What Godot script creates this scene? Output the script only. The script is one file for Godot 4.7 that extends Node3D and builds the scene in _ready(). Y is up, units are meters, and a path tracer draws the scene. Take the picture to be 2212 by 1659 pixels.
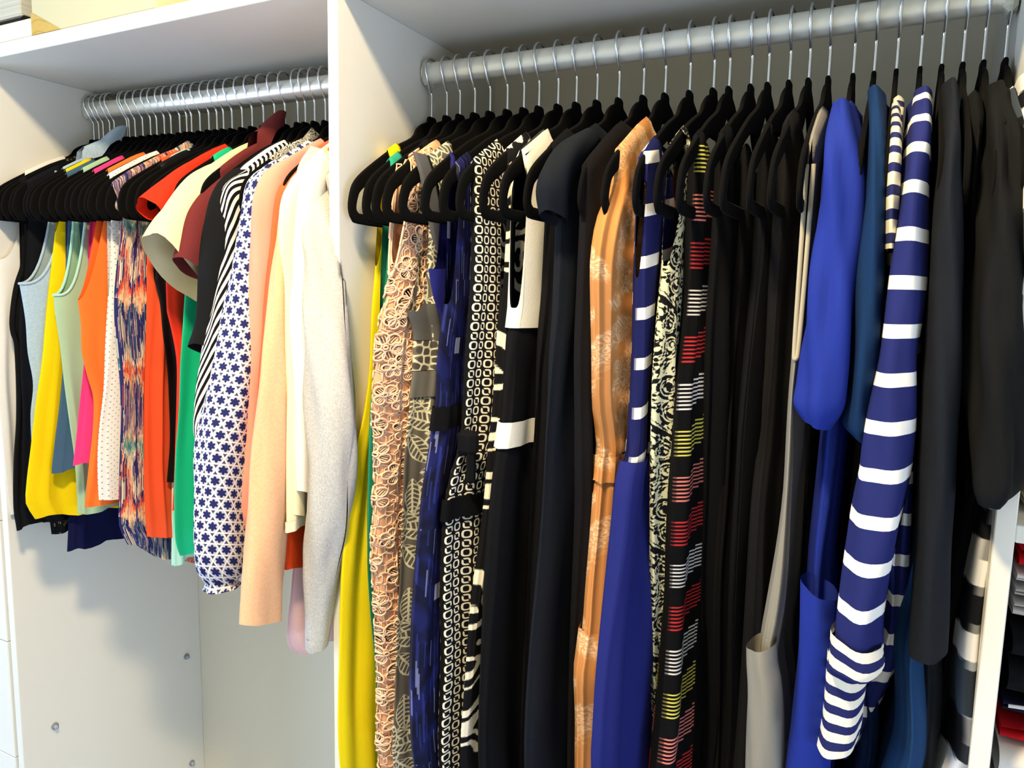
extends Node3D
# A wardrobe of two bays: two rods of clothes on black velvet hangers. Metres; the eye is EYE above the floor.
const EYE := 1.58
const ZC := -1.07          # the rods run along x at this z
var M := {}
var T := {}
var used := {}
var rng := RandomNumberGenerator.new()
var hanger_mesh: ArrayMesh
var hook_mesh: ArrayMesh
var wrinkle := FastNoiseLite.new()

# ---------------------------------------------------------------- naming
func numbered(called: String) -> String:
	var n: int = used.get(called, 0)
	used[called] = n + 1
	return called if n == 0 else "%s_%03d" % [called, n]

func tag(o: Node, label: String, category: String, group := "") -> Node:
	o.set_meta("label", label); o.set_meta("category", category)
	if group: o.set_meta("group", group)
	return o

func thing(called: String, at: Vector3, label: String, category: String, group := "") -> Node3D:
	var o := Node3D.new()
	o.name = numbered(called); add_child(o, true); o.position = at
	tag(o, label, category, group)
	return o

func part(called: String, mesh: Mesh, mat: Material, parent: Node3D, at := Vector3.ZERO) -> MeshInstance3D:
	var o := MeshInstance3D.new()
	o.name = called; o.mesh = mesh; o.material_override = mat; o.position = at
	o.cast_shadow = GeometryInstance3D.SHADOW_CASTING_SETTING_ON
	if parent == self: o.name = numbered(called)
	parent.add_child(o, true)
	return o

func struct(called: String, mesh: Mesh, mat: Material, at: Vector3) -> MeshInstance3D:
	var o := part(called, mesh, mat, self, at)
	o.set_meta("kind", "structure")
	return o

# ---------------------------------------------------------------- meshes
func grid(P: Array, U: Array, wrap: bool, flip := false) -> ArrayMesh:
	var R := P.size(); var C: int = P[0].size()
	var vs := PackedVector3Array(); var ns := PackedVector3Array(); var us := PackedVector2Array(); var ix := PackedInt32Array()
	for r in R:
		var p: PackedVector3Array = P[r]; var u: PackedVector2Array = U[r]
		var pu: PackedVector3Array = P[maxi(r - 1, 0)]; var pd: PackedVector3Array = P[mini(r + 1, R - 1)]
		for c in C:
			var l := c - 1; var q := c + 1
			if wrap:
				if l < 0: l = C - 2
				if q > C - 1: q = 1
			else:
				l = maxi(l, 0); q = mini(q, C - 1)
			var n := (p[q] - p[l]).cross(pd[c] - pu[c])
			if n.length_squared() < 1e-16: n = Vector3(1, 0, 0) if not flip else Vector3(-1, 0, 0)
			n = n.normalized()
			vs.append(p[c]); ns.append(-n if flip else n); us.append(u[c])
	for r in R - 1:
		for c in C - 1:
			var a := r * C + c; var b := a + 1; var d := a + C; var e := d + 1
			if flip: ix.append_array([a, b, d, b, e, d])
			else: ix.append_array([a, d, b, b, d, e])
	return pack(vs, ns, us, ix)

func pack(vs, ns, us, ix) -> ArrayMesh:
	var arr := []; arr.resize(Mesh.ARRAY_MAX)
	arr[Mesh.ARRAY_VERTEX] = vs; arr[Mesh.ARRAY_NORMAL] = ns; arr[Mesh.ARRAY_TEX_UV] = us; arr[Mesh.ARRAY_INDEX] = ix
	var m := ArrayMesh.new(); m.add_surface_from_arrays(Mesh.PRIMITIVE_TRIANGLES, arr)
	return m

func tube(path: Array, rad, sides := 8, ex := 1.0) -> ArrayMesh:   # rad: number or array; ex stretches the section sideways
	var P := []; var U := []; var n := path.size()
	var side := Vector3.ZERO; var run := 0.0
	for i in n:
		var t: Vector3 = (path[mini(i + 1, n - 1)] - path[maxi(i - 1, 0)]).normalized()
		if side == Vector3.ZERO: side = t.cross(Vector3.UP if absf(t.y) < .9 else Vector3.RIGHT).normalized()
		else: side = (side - t * side.dot(t)).normalized()
		var up := side.cross(t)
		var r: float = rad[i] if rad is Array else rad
		if i > 0: run += (path[i] - path[i - 1]).length()
		var p := PackedVector3Array(); var u := PackedVector2Array()
		for k in sides + 1:
			var a := TAU * k / sides
			p.append(path[i] + side * cos(a) * r * ex + up * sin(a) * r); u.append(Vector2(a * r, run))
		P.append(p); U.append(u)
	return grid(P, U, true)

func box(size: Vector3, c := 0.0015) -> ArrayMesh:   # chamfered box, centred
	var st := SurfaceTool.new(); st.begin(Mesh.PRIMITIVE_TRIANGLES)
	var h := size * .5
	c = minf(c, minf(h.x, minf(h.y, h.z)) * .9)
	var pt := func(s: Vector3, ax: int) -> Vector3:
		var v := Vector3(s.x * (h.x - c), s.y * (h.y - c), s.z * (h.z - c))
		v[ax] = s[ax] * h[ax]
		return v
	var poly := func(q: Array):
		var n: Vector3 = (q[1] - q[0]).cross(q[2] - q[0]).normalized()
		var mid: Vector3 = q[0] + q[1] + q[2]
		if n.dot(mid) < 0: n = -n
		else: q.reverse()
		for k in range(1, q.size() - 1):
			for v in [q[0], q[k], q[k + 1]]:
				st.set_normal(n)
				var an := n.abs()
				st.set_uv(Vector2(v.z, -v.y) if an.x > an.y and an.x > an.z else (Vector2(v.x, v.z) if an.y > an.z else Vector2(v.x, -v.y)))
				st.add_vertex(v)
	for ax in 3:
		var b := (ax + 1) % 3; var d := (ax + 2) % 3
		for s in [-1, 1]:
			var q := []
			for w in [[-1, -1], [1, -1], [1, 1], [-1, 1]]:
				var sg := Vector3.ZERO; sg[ax] = s; sg[b] = w[0]; sg[d] = w[1]
				q.append(pt.call(sg, ax))
			poly.call(q)
		for s1 in [-1, 1]:
			for s2 in [-1, 1]:
				var lo := Vector3.ZERO; lo[ax] = -1; lo[b] = s1; lo[d] = s2
				var hi := lo; hi[ax] = 1
				poly.call([pt.call(lo, b), pt.call(hi, b), pt.call(hi, d), pt.call(lo, d)])
	for k in 8:
		var s := Vector3(1 if k & 1 else -1, 1 if k & 2 else -1, 1 if k & 4 else -1)
		poly.call([pt.call(s, 0), pt.call(s, 1), pt.call(s, 2)])
	return st.commit()

# ---------------------------------------------------------------- materials
func cloth(c: Color, rough := 0.9, tex = null, sc := Vector2(1, 1)) -> StandardMaterial3D:
	var m := StandardMaterial3D.new()
	m.albedo_color = c; m.roughness = rough; m.metallic_specular = 0.25
	m.cull_mode = BaseMaterial3D.CULL_DISABLED
	if tex != null:
		m.albedo_texture = tex; m.uv1_scale = Vector3(sc.x, sc.y, 1)
	return m

func hexc(s: String) -> Color: return Color.html(s)

func image(n: int, hgt: int, f: Callable) -> ImageTexture:
	var b := PackedByteArray(); b.resize(n * hgt * 3)
	var k := 0
	for j in hgt:
		for i in n:
			var c: Color = f.call((i + .5) / n, (j + .5) / hgt)
			b[k] = clampi(int(c.r * 255), 0, 255); b[k + 1] = clampi(int(c.g * 255), 0, 255); b[k + 2] = clampi(int(c.b * 255), 0, 255)
			k += 3
	return ImageTexture.create_from_image(Image.create_from_data(n, hgt, false, Image.FORMAT_RGB8, b))

# ---------------------------------------------------------------- hangers
const OUT := [[0, -70], [10, -71], [13, -80], [30, -87], [46, -98], [60, -114], [108, -137], [175, -178], [205, -201], [216, -220], [219.5, -242], [212, -257], [195, -262], [100, -262], [0, -262]]
const INN := [[0, -112], [7, -113], [13, -116], [22, -126], [33, -139], [52, -152], [101, -157], [164, -196], [191, -213], [199, -224], [203, -240], [198, -246], [190, -247], [100, -247], [0, -247]]

func arm(w: float) -> float:    # height of the hanger's upper edge, below the rod's middle
	var a := absf(w) * 1000.0
	for i in range(1, 11):
		if a <= OUT[i][0]:
			return lerpf(OUT[i - 1][1], OUT[i][1], (a - OUT[i - 1][0]) / (OUT[i][0] - OUT[i - 1][0])) * .001
	return -.242

func ring_points(src: Array) -> Array:     # smooth the half outline, mirror it
	var h := []
	for i in src.size() - 1:
		var p0 := Vector2(src[maxi(i - 1, 0)][0], src[maxi(i - 1, 0)][1]); var p1 := Vector2(src[i][0], src[i][1])
		var p2 := Vector2(src[i + 1][0], src[i + 1][1]); var p3 := Vector2(src[mini(i + 2, src.size() - 1)][0], src[mini(i + 2, src.size() - 1)][1])
		for k in 3: h.append(p1.cubic_interpolate(p2, p0, p3, k / 3.0))
	h.append(Vector2(src[-1][0], src[-1][1]))
	var o := h.duplicate()
	for i in range(h.size() - 2, 0, -1): o.append(Vector2(-h[i].x, h[i].y))
	o.append(h[0])
	return o

func make_hanger_meshes() -> void:
	var o := ring_points(OUT); var n := ring_points(INN)
	var P := []; var U := []
	for i in o.size():
		var a := Vector3(0, o[i].y, o[i].x) * .001; var b := Vector3(0, n[i].y, n[i].x) * .001
		var e := (b - a).normalized() * .0022
		var t := Vector3(.0028, 0, 0); var t2 := Vector3(.0014, 0, 0)
		P.append(PackedVector3Array([a + t2, a + e + t, b - e + t, b + t2, b - t2, b - e - t, a + e - t, a - t2, a + t2]))
		U.append(PackedVector2Array([Vector2(0, i), Vector2(.1, i), Vector2(.2, i), Vector2(.3, i), Vector2(.4, i), Vector2(.5, i), Vector2(.6, i), Vector2(.7, i), Vector2(.8, i)]))
	hanger_mesh = grid(P, U, true, true)
	var path := []
	for q in [[0, -75], [0, -55], [0, -36], [3, -31], [12, -18], [19.5, -4], [20.6, 4], [18.5, 12], [13, 18.5], [5, 21.6], [-4, 21.6], [-12, 18.8], [-17.5, 13], [-19.6, 5], [-19.2, -3]]:
		path.append(Vector3(0, q[1], q[0]) * .001)
	hook_mesh = tube(path, .0020, 10)

func hanger(x: float, y0: float, yaw: float, holds: String, bare := false) -> Node3D:
	var t := thing("velvet_hanger", Vector3(x, EYE + y0, ZC), ("bare black velvet hanger " if bare else "black velvet hanger holding the ") + holds, "hanger", "black velvet hangers")
	t.rotation.y = -deg_to_rad(yaw)
	part("velvet_frame", hanger_mesh, M.velvet, t)
	part("hook", hook_mesh, M.chrome, t)
	return t

# ---------------------------------------------------------------- garments
# rows: [y, half width, x shift, half thickness] in mm from the rod, from the underarm down to the hem
func catmull(a: Array, y: float, k: int) -> float:
	var n := a.size()
	if y >= a[0][0]: return a[0][k]
	if y <= a[n - 1][0]: return a[n - 1][k]
	for i in n - 1:
		if y <= a[i][0] and y >= a[i + 1][0]:
			var p: Array = a[maxi(i - 1, 0)]; var q: Array = a[i]; var r: Array = a[i + 1]; var s: Array = a[mini(i + 2, n - 1)]
			var h: float = r[0] - q[0]
			var u: float = (y - q[0]) / h
			var m0: float = (r[k] - p[k]) / (r[0] - p[0]) * h
			var m1: float = (s[k] - q[k]) / (s[0] - q[0]) * h
			var u2 := u * u; var u3 := u2 * u
			return (2 * u3 - 3 * u2 + 1) * q[k] + (u3 - 2 * u2 + u) * m0 + (3 * u2 - 2 * u3) * r[k] + (u3 - u2) * m1
	return a[n - 1][k]

func top_at(g: Dictionary, w: float) -> float:
	var aw := absf(w)
	if aw < g.wn: return lerpf(g.yn, arm(g.wn) + .004, pow(aw / g.wn, 2.2))
	if aw <= g.ws: return arm(aw) + .004
	var q := clampf((g.W0 - aw) / maxf(g.W0 - g.ws, .001), 0, 1)
	return g.yu + (arm(g.ws) + .004 - g.yu) * pow(q, g.p)

func spot(g: Dictionary, a: float, sg: float, y: float, top: float, out := 0.0) -> Vector3:
	var d := top - y
	var w: float = a * catmull(g.rows, y, 1)
	var t: float = catmull(g.rows, y, 3)
	var prof := sqrt(maxf(1.0 - pow(absf(a), 4.0), 0.0))
	var hs := t * prof
	var aw := absf(a) * float(g.W0)
	if aw >= g.wn - .0005 and aw <= g.ws + .0005: hs = minf(hs, .0055 * minf(1.0, d / .004) + maxf(d, 0.0) * .14)
	var gr := smoothstep(0.01, g.onset, d)
	var f: float = g.fold * gr * (sin(TAU * g.freq * a * g.W0 + g.ph) + .55 * sin(TAU * g.freq * 2.3 * a * g.W0 + g.ph * 2.0 + y * 2.5) + .4 * sin(y * 7.0 + g.ph)) + gr * g.crumple * wrinkle.get_noise_3d(a * g.W0 * 900.0, y * 130.0, g.ph * 300.0 + sg * 9.0)
	var x: float = catmull(g.rows, y, 2) + sg * (hs + out * prof) + f * (.65 + .35 * sg) * (.35 + .65 * prof)
	w += signf(a) * (g.fold * .6 * gr * sin(y * 11.0 + g.ph * 3.0) + out) * absf(a)
	var fq := acos(minf(absf(a), 1.0)) * sg
	var pl: float = g.pleat * gr * (sin(fq * g.pk + g.ph * 5.0 + y * 1.7) + .6 * sin(fq * g.pk * 1.9 + g.ph * 3.0 - y * 2.3))
	w += signf(a) * pl * cos(fq); x += pl * sin(fq) * .8
	if w < -.226: w = -.226
	if w < .216: x = clampf(x, g.lo, g.hi)
	return Vector3(x, y, w)

func columns(g: Dictionary) -> Array:
	var c := []
	var k := [[0.0, g.wn, 7], [g.wn, g.ws, 5], [g.ws, g.W0, 16]]
	for s in k:
		if s[1] - s[0] < .002: continue
		for i in s[2]:
			var q: float = float(i) / s[2]
			if s == k[2]: q = sin(q * PI * .5)
			c.append(lerpf(s[0], s[1], q) / g.W0)
	if g.ws >= g.W0 - .002:
		for q in 7: c.append(lerpf(c[-1], 1.0, .40))
	c.append(1.0)
	return c

func shell(g: Dictionary, y_top: float, y_hem: float, out: float, R: int, whole: bool) -> ArrayMesh:
	var half: Array = columns(g); var cs := []
	for i in range(half.size() - 1, 0, -1): cs.append(-half[i])
	cs.append_array(half)
	var loop := []
	for c in cs: loop.append([c, 1.0])
	for i in range(cs.size() - 2, -1, -1): loop.append([cs[i], -1.0])
	var P := []; var U := []
	for r in R + 1:
		var v := float(r) / R
		var p := PackedVector3Array(); var u := PackedVector2Array()
		for l in loop:
			var a: float = l[0]
			var t := top_at(g, a * g.W0)
			var y0 := t if whole else minf(y_top, t)
			var hem: float = (y_hem + g.hemc * (1.0 - a * a) + g.ripple * sin(a * 17.0 + g.ph)) if whole else y_hem
			var vv := pow(v, 1.35) if whole else v
			var y := lerpf(y0, minf(hem, y0 - .002), vv)
			p.append(spot(g, a, l[1], y, t, out))
			u.append(Vector2(l[1] * (1.0 - a) * g.W0 + a * .13 * (y - y_top) * g.slant, -y))
		P.append(p); U.append(u)
	return grid(P, U, true)

func garment(called: String, label: String, category: String, x: float, y0: float, yaw: float, rows: Array, mat: Material, o := {}) -> Node3D:
	var g := {"wn": .07, "ws": .13, "p": 2.4, "yn": -.2, "fold": .005, "freq": 22.0, "hemc": 0.0, "ripple": .004, "slant": 0.0, "onset": .32, "crumple": .009, "pleat": .0022, "pk": 9.0, "group": "", "R": 44}
	g.merge(o, true)
	for i in range(0, rows.size(), 4): rows[i / 4] = [rows[i] * .001, rows[i + 1] * .001, rows[i + 2] * .001, rows[i + 3] * .001]
	rows.resize(rows.size() / 4)
	g.rows = rows
	g.ph = fposmod(x * 57.3, TAU)
	if not g.has("yu"): g.yu = rows[0][0]
	g.lo = (XL if x < XD0 else XD1) - x + .002; g.hi = (XD0 if x < XD0 else XR) - x - .002
	g.W0 = catmull(rows, g.yu, 1)
	if g.get("sleeved", false): g.ws = g.W0; g.yu = arm(g.W0)
	g.ws = minf(g.ws, g.W0)
	var root := thing(called, Vector3(x, EYE + y0, ZC), label, category, g.group)
	root.rotation.y = -deg_to_rad(yaw)
	g.root = root
	g.body_node = part("body", shell(g, rows[0][0], rows[-1][0], 0.0, g.R, true), mat, root)
	last = g
	return root
var last: Dictionary

func band(called: String, y1: float, y2: float, mat: Material, out := .003) -> MeshInstance3D:   # a belt or yoke round the last garment
	var g := last
	return part(called, shell(g, y1, y2, out, maxi(6, int((y1 - y2) / .022)), false), mat, g.root)

# rows of 9: middle, half axis, other half axis; x y z in mm
func sleeve(called: String, rows: Array, mat: Material, ripple := .0015) -> MeshInstance3D:
	var ctl := []
	for i in range(0, rows.size(), 9):
		var q := []
		for k in 9: q.append(rows[i + k] * .001)
		ctl.append(q)
	var P := []; var U := []; var n := ctl.size(); var run := 0.0; var prev := Vector3.ZERO
	var S := 28; var ph: float = last.ph
	for i in n - 1:
		var steps := 7 if i < n - 2 else 8
		for k in steps:
			var q := float(k) / 7.0
			var v := []
			for j in 9:
				var p0: float = ctl[maxi(i - 1, 0)][j]; var p1: float = ctl[i][j]; var p2: float = ctl[i + 1][j]; var p3: float = ctl[mini(i + 2, n - 1)][j]
				v.append(cubic_interpolate(p1, p2, p0, p3, q))
			var c := Vector3(v[0], v[1], v[2]); var a := Vector3(v[3], v[4], v[5]); var b := Vector3(v[6], v[7], v[8])
			if P.size() > 0: run += (c - prev).length()
			prev = c
			var p := PackedVector3Array(); var u := PackedVector2Array()
			for s in S + 1:
				var an := TAU * s / S - PI
				var w := 1.0 + ripple * 60.0 * sin(an * 3.0 + run * 14.0 + ph) * .5 + ripple * 30.0 * sin(an * 5.0 - run * 31.0)
				w += ripple * 75.0 * wrinkle.get_noise_3d(an * 28.0, run * 190.0, ph * 300.0) * minf(1.0, .3 + run * 5.0)
				var e := c + a * cos(an) * w + b * sin(an) * w
				if e.z < .216: e.x = clampf(e.x, last.lo, last.hi)
				p.append(e)
				u.append(Vector2(an * (a.length() + b.length()) * .5, run))
			P.append(p); U.append(u)
	var m := grid(P, U, true, false)
	var home: Node3D = last.root
	if called == "cuff" and last.has("sleeve_node"): home = last.sleeve_node
	var o := part(called, m, mat, home)
	last.sleeve_node = o
	return o

# ---------------------------------------------------------------- the scene
func _ready() -> void:
	rng.seed = 7; wrinkle.seed = 3; wrinkle.frequency = .02; wrinkle.fractal_octaves = 2
	var cam := Camera3D.new(); cam.name = "camera"; add_child(cam)
	cam.position = Vector3(0, EYE, 0)
	cam.rotation = Vector3(deg_to_rad(-7.18167), deg_to_rad(26.59726), deg_to_rad(1.22207))
	cam.fov = rad_to_deg(2.0 * atan(829.5 / 1585.23)); cam.near = .02; cam.far = 60
	cam.current = true
	var env := Environment.new()
	env.background_mode = Environment.BG_SKY
	var sky := Sky.new(); var sm := ProceduralSkyMaterial.new()
	sm.sky_top_color = Color(.42, .60, .90); sm.sky_horizon_color = Color(.80, .88, .97)
	sm.ground_bottom_color = Color(.30, .30, .28); sm.ground_horizon_color = Color(.70, .72, .72)
	sm.sky_energy_multiplier = 1.0
	sky.sky_material = sm; env.sky = sky
	env.ambient_light_source = Environment.AMBIENT_SOURCE_DISABLED
	env.tonemap_mode = Environment.TONE_MAPPER_LINEAR
	env.tonemap_exposure = 1.0
	env.sdfgi_enabled = true; env.ssao_enabled = true; env.ssil_enabled = true
	var we := WorldEnvironment.new(); we.name = "world_environment"; we.environment = env; add_child(we)
	materials()
	ceiling_lamp(Vector3(-.40, EYE + 1.065, -.13), .17, 4.8)
	window(1, Vector3(-3.485, EYE - .30, .95), 2.0, 1.7, -PI / 2, 4.8, 2.6)
	window(2, Vector3(2.685, .42, .80), 2.1, .6, PI / 2, 4.8, 1.1)  # added window with its own area light, a cool fill for the lower left
	room()
	wardrobe()
	make_hanger_meshes()
	left_rail()
	right_rail()
	shelf_things()
	folded_piles()
	details()

func materials() -> void:
	M.white = cloth(Color(.905, .893, .845), .45); M.white.metallic_specular = .45
	M.backboard = cloth(Color(.885, .862, .79), .6); M.backboard.metallic_specular = .4
	M.wallpaint = cloth(Color(.92, .875, .76), .85)
	M.ceil = cloth(Color(.93, .90, .82), .9)
	M.velvet = cloth(Color(.06, .057, .056), .95); M.velvet.metallic_specular = .12; M.velvet.rim_enabled = true; M.velvet.rim = .05; M.velvet.rim_tint = .3
	M.chrome = cloth(Color(.82, .84, .86), .16); M.chrome.metallic = 1.0; M.chrome.metallic_specular = .5
	M.rod = cloth(Color(.93, .93, .89), .28); M.rod.metallic = .35; M.rod.metallic_specular = .5
	M.socket = cloth(Color(.80, .79, .72), .4)
	M.floor = cloth(Color(.72, .78, .88), .7)
	M.grey = cloth(Color(.55, .58, .60), .5)
	textures()

func ceiling_lamp(at: Vector3, side: float, power: float) -> void:
	var t := thing("ceiling_lamp", at, "square ceiling lamp with a warm glowing face over the wardrobe front", "lamp")
	part("housing", box(Vector3(side + .03, .03, side + .03), .004), M.white, t, Vector3(0, .015, 0))
	var gm := cloth(Color(1, .95, .85), .5); gm.emission_enabled = true; gm.emission = Color(1.0, .90, .72); gm.emission_energy_multiplier = 3.0
	part("diffuser", box(Vector3(side, .008, side), .002), gm, t, Vector3(0, -.004, 0))
	var a := AreaLight3D.new(); a.name = "lamp_light"
	a.area_size = Vector2(side, side); a.light_energy = power; a.light_color = Color(1.0, .905, .74)
	a.area_range = 8.0; a.area_attenuation = 2.0; a.shadow_enabled = true
	a.rotation.x = -PI / 2; a.position = Vector3(0, -.012, 0)
	t.add_child(a)

func window(n: int, at: Vector3, wide: float, high: float, turn: float, power: float, glow: float) -> void:
	var w := MeshInstance3D.new()
	var gm := cloth(Color(.9, .93, .96), .6); gm.emission_enabled = true; gm.emission = Color(.74, .88, 1.0); gm.emission_energy_multiplier = glow
	w.name = "window_%d" % n; w.mesh = box(Vector3(wide, high, .02), .002); w.material_override = gm
	w.position = at; w.rotation.y = turn; w.set_meta("kind", "structure"); add_child(w)
	for f in [[0, high / 2 + .03, wide + .12, .06], [0, -high / 2 - .03, wide + .12, .06], [-wide / 2 - .03, 0, .06, high], [wide / 2 + .03, 0, .06, high], [0, 0, .05, high]]:
		part("window_frame", box(Vector3(f[2], f[3], .05), .004), M.white, w, Vector3(f[0], f[1], -.012))
	var a := AreaLight3D.new(); a.name = "window_daylight"
	a.area_size = Vector2(wide, high); a.light_energy = power; a.light_color = Color(.76, .845, 1.0)
	a.area_range = 12.0; a.area_attenuation = 2.0; a.shadow_enabled = true
	a.position = Vector3(0, 0, -.05)
	w.add_child(a)

func room() -> void:
	struct("floor", box(Vector3(6.4, .1, 4.0), .002), M.floor, Vector3(-.4, -.05, .55))
	struct("ceiling", box(Vector3(6.4, .1, 4.0), .002), M.ceil, Vector3(-.4, EYE + 1.07 + .05 + .03, .55))
	var hh := EYE + 1.10
	struct("wall_back", box(Vector3(6.4, hh, .1), .002), M.wallpaint, Vector3(-.4, hh / 2, -1.39))
	struct("wall_front", box(Vector3(6.4, hh, .1), .002), M.wallpaint, Vector3(-.4, hh / 2, 2.33))
	struct("wall_left", box(Vector3(.1, hh, 3.62), .002), M.wallpaint, Vector3(-3.55, hh / 2, .47))
	struct("wall_right", box(Vector3(.1, hh, 3.62), .002), M.wallpaint, Vector3(2.75, hh / 2, .47))

const XL := -1.588     # inner face of the left panel
const XD0 := -.728     # divider, left face
const XD1 := -.710
const XR := .115       # inner face of the right panel
const ZF := -.85
const ZB := -1.315
const YS := .415       # underside of the shelf, from the eye

var wardrobe_root: Node3D
func panel(called: String, x0: float, x1: float, y0: float, y1: float, z0: float, z1: float, label := "") -> void:
	var o := part(called, box(Vector3(x1 - x0, y1 - y0, z1 - z0), .001), M.backboard if called == "back_panel" else M.white, wardrobe_root, Vector3((x0 + x1) / 2, EYE + (y0 + y1) / 2, (z0 + z1) / 2))
	if label: o.set_meta("label", label)

func wardrobe() -> void:
	wardrobe_root = thing("wardrobe", Vector3.ZERO, "white open wardrobe of boards with two clothes bays and a shelf tower", "wardrobe")
	panel("side_panel", XL - .019, XL, -EYE, YS, ZB, ZF, "left end board")
	panel("divider", XD0, XD1, -EYE, YS, ZB, ZF, "upright board between the two bays")
	panel("side_panel", XR, XR + .018, -EYE, YS, ZB, ZF, "upright board left of the folded piles")
	panel("shelf", XL - .019, .75, YS, YS + .025, ZB, ZF, "long board above both rails")
	panel("back_panel", XL - .019, .75, -EYE, YS, ZB - .012, ZB)
	panel("added_top_board", XL - .019, .75, YS + .245, YS + .265, ZB, ZF)  # unseen board, added low enough to shade the wall above the shelf
	panel("side_panel", XL - .019, XL, YS + .025, YS + .245, ZB, ZF)
	panel("side_panel", .73, .75, YS + .025, YS + .245, ZB, ZF)
	panel("side_panel", .73, .75, -EYE, YS, ZB, ZF)
	for q in [-.2355, -.70, .12]: panel("tower_board", XR + .018, .73, q, q + .018, ZB, ZF)
	# the white drawer unit left of the left panel
	var d := thing("drawer_unit", Vector3(-1.93, 0, -1.09), "white drawer unit left of the hanging rail at the picture edge", "drawers")
	part("carcass", box(Vector3(.62, 1.9, .44), .002), M.white, d, Vector3(0, .95, -.005))
	for k in 7: part("drawer_front", box(Vector3(.61, .2665, .018), .0015), M.white, d, Vector3(0, .14 + k * .268, .228))
	rod("clothes_rod", Vector3(XL + .002, EYE + .373, ZC), Vector3(XD0 - .002, EYE + .358, ZC), "pale satin metal rod across the left bay")
	rod("clothes_rod", Vector3(XD1 + .002, EYE + .355, ZC), Vector3(XR - .002, EYE + .355, ZC), "pale satin metal rod across the right bay")

func rod(called: String, a: Vector3, b: Vector3, label: String) -> void:
	var t := thing(called, a, label, "rod")
	var P := []; var U := []
	for i in 9:
		var p := PackedVector3Array(); var u := PackedVector2Array()
		var c := (b - a) * (i / 8.0) - Vector3(0, .0035 * sin(PI * i / 8.0), 0)
		for k in 33:
			var an := TAU * k / 32
			p.append(c + Vector3(0, sin(an) * .0172, cos(an) * .0155)); u.append(Vector2(an * .016, i * .1))
		P.append(p); U.append(u)
	part("bar", grid(P, U, true), M.rod, t)
	for e in [[a + Vector3(.0075, 0, 0), 1], [b - Vector3(.0075, 0, 0), -1]]:
		part("socket", box(Vector3(.015, .040, .036), .006), M.socket, t, e[0] - a + Vector3(0, -.001, 0))

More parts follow.
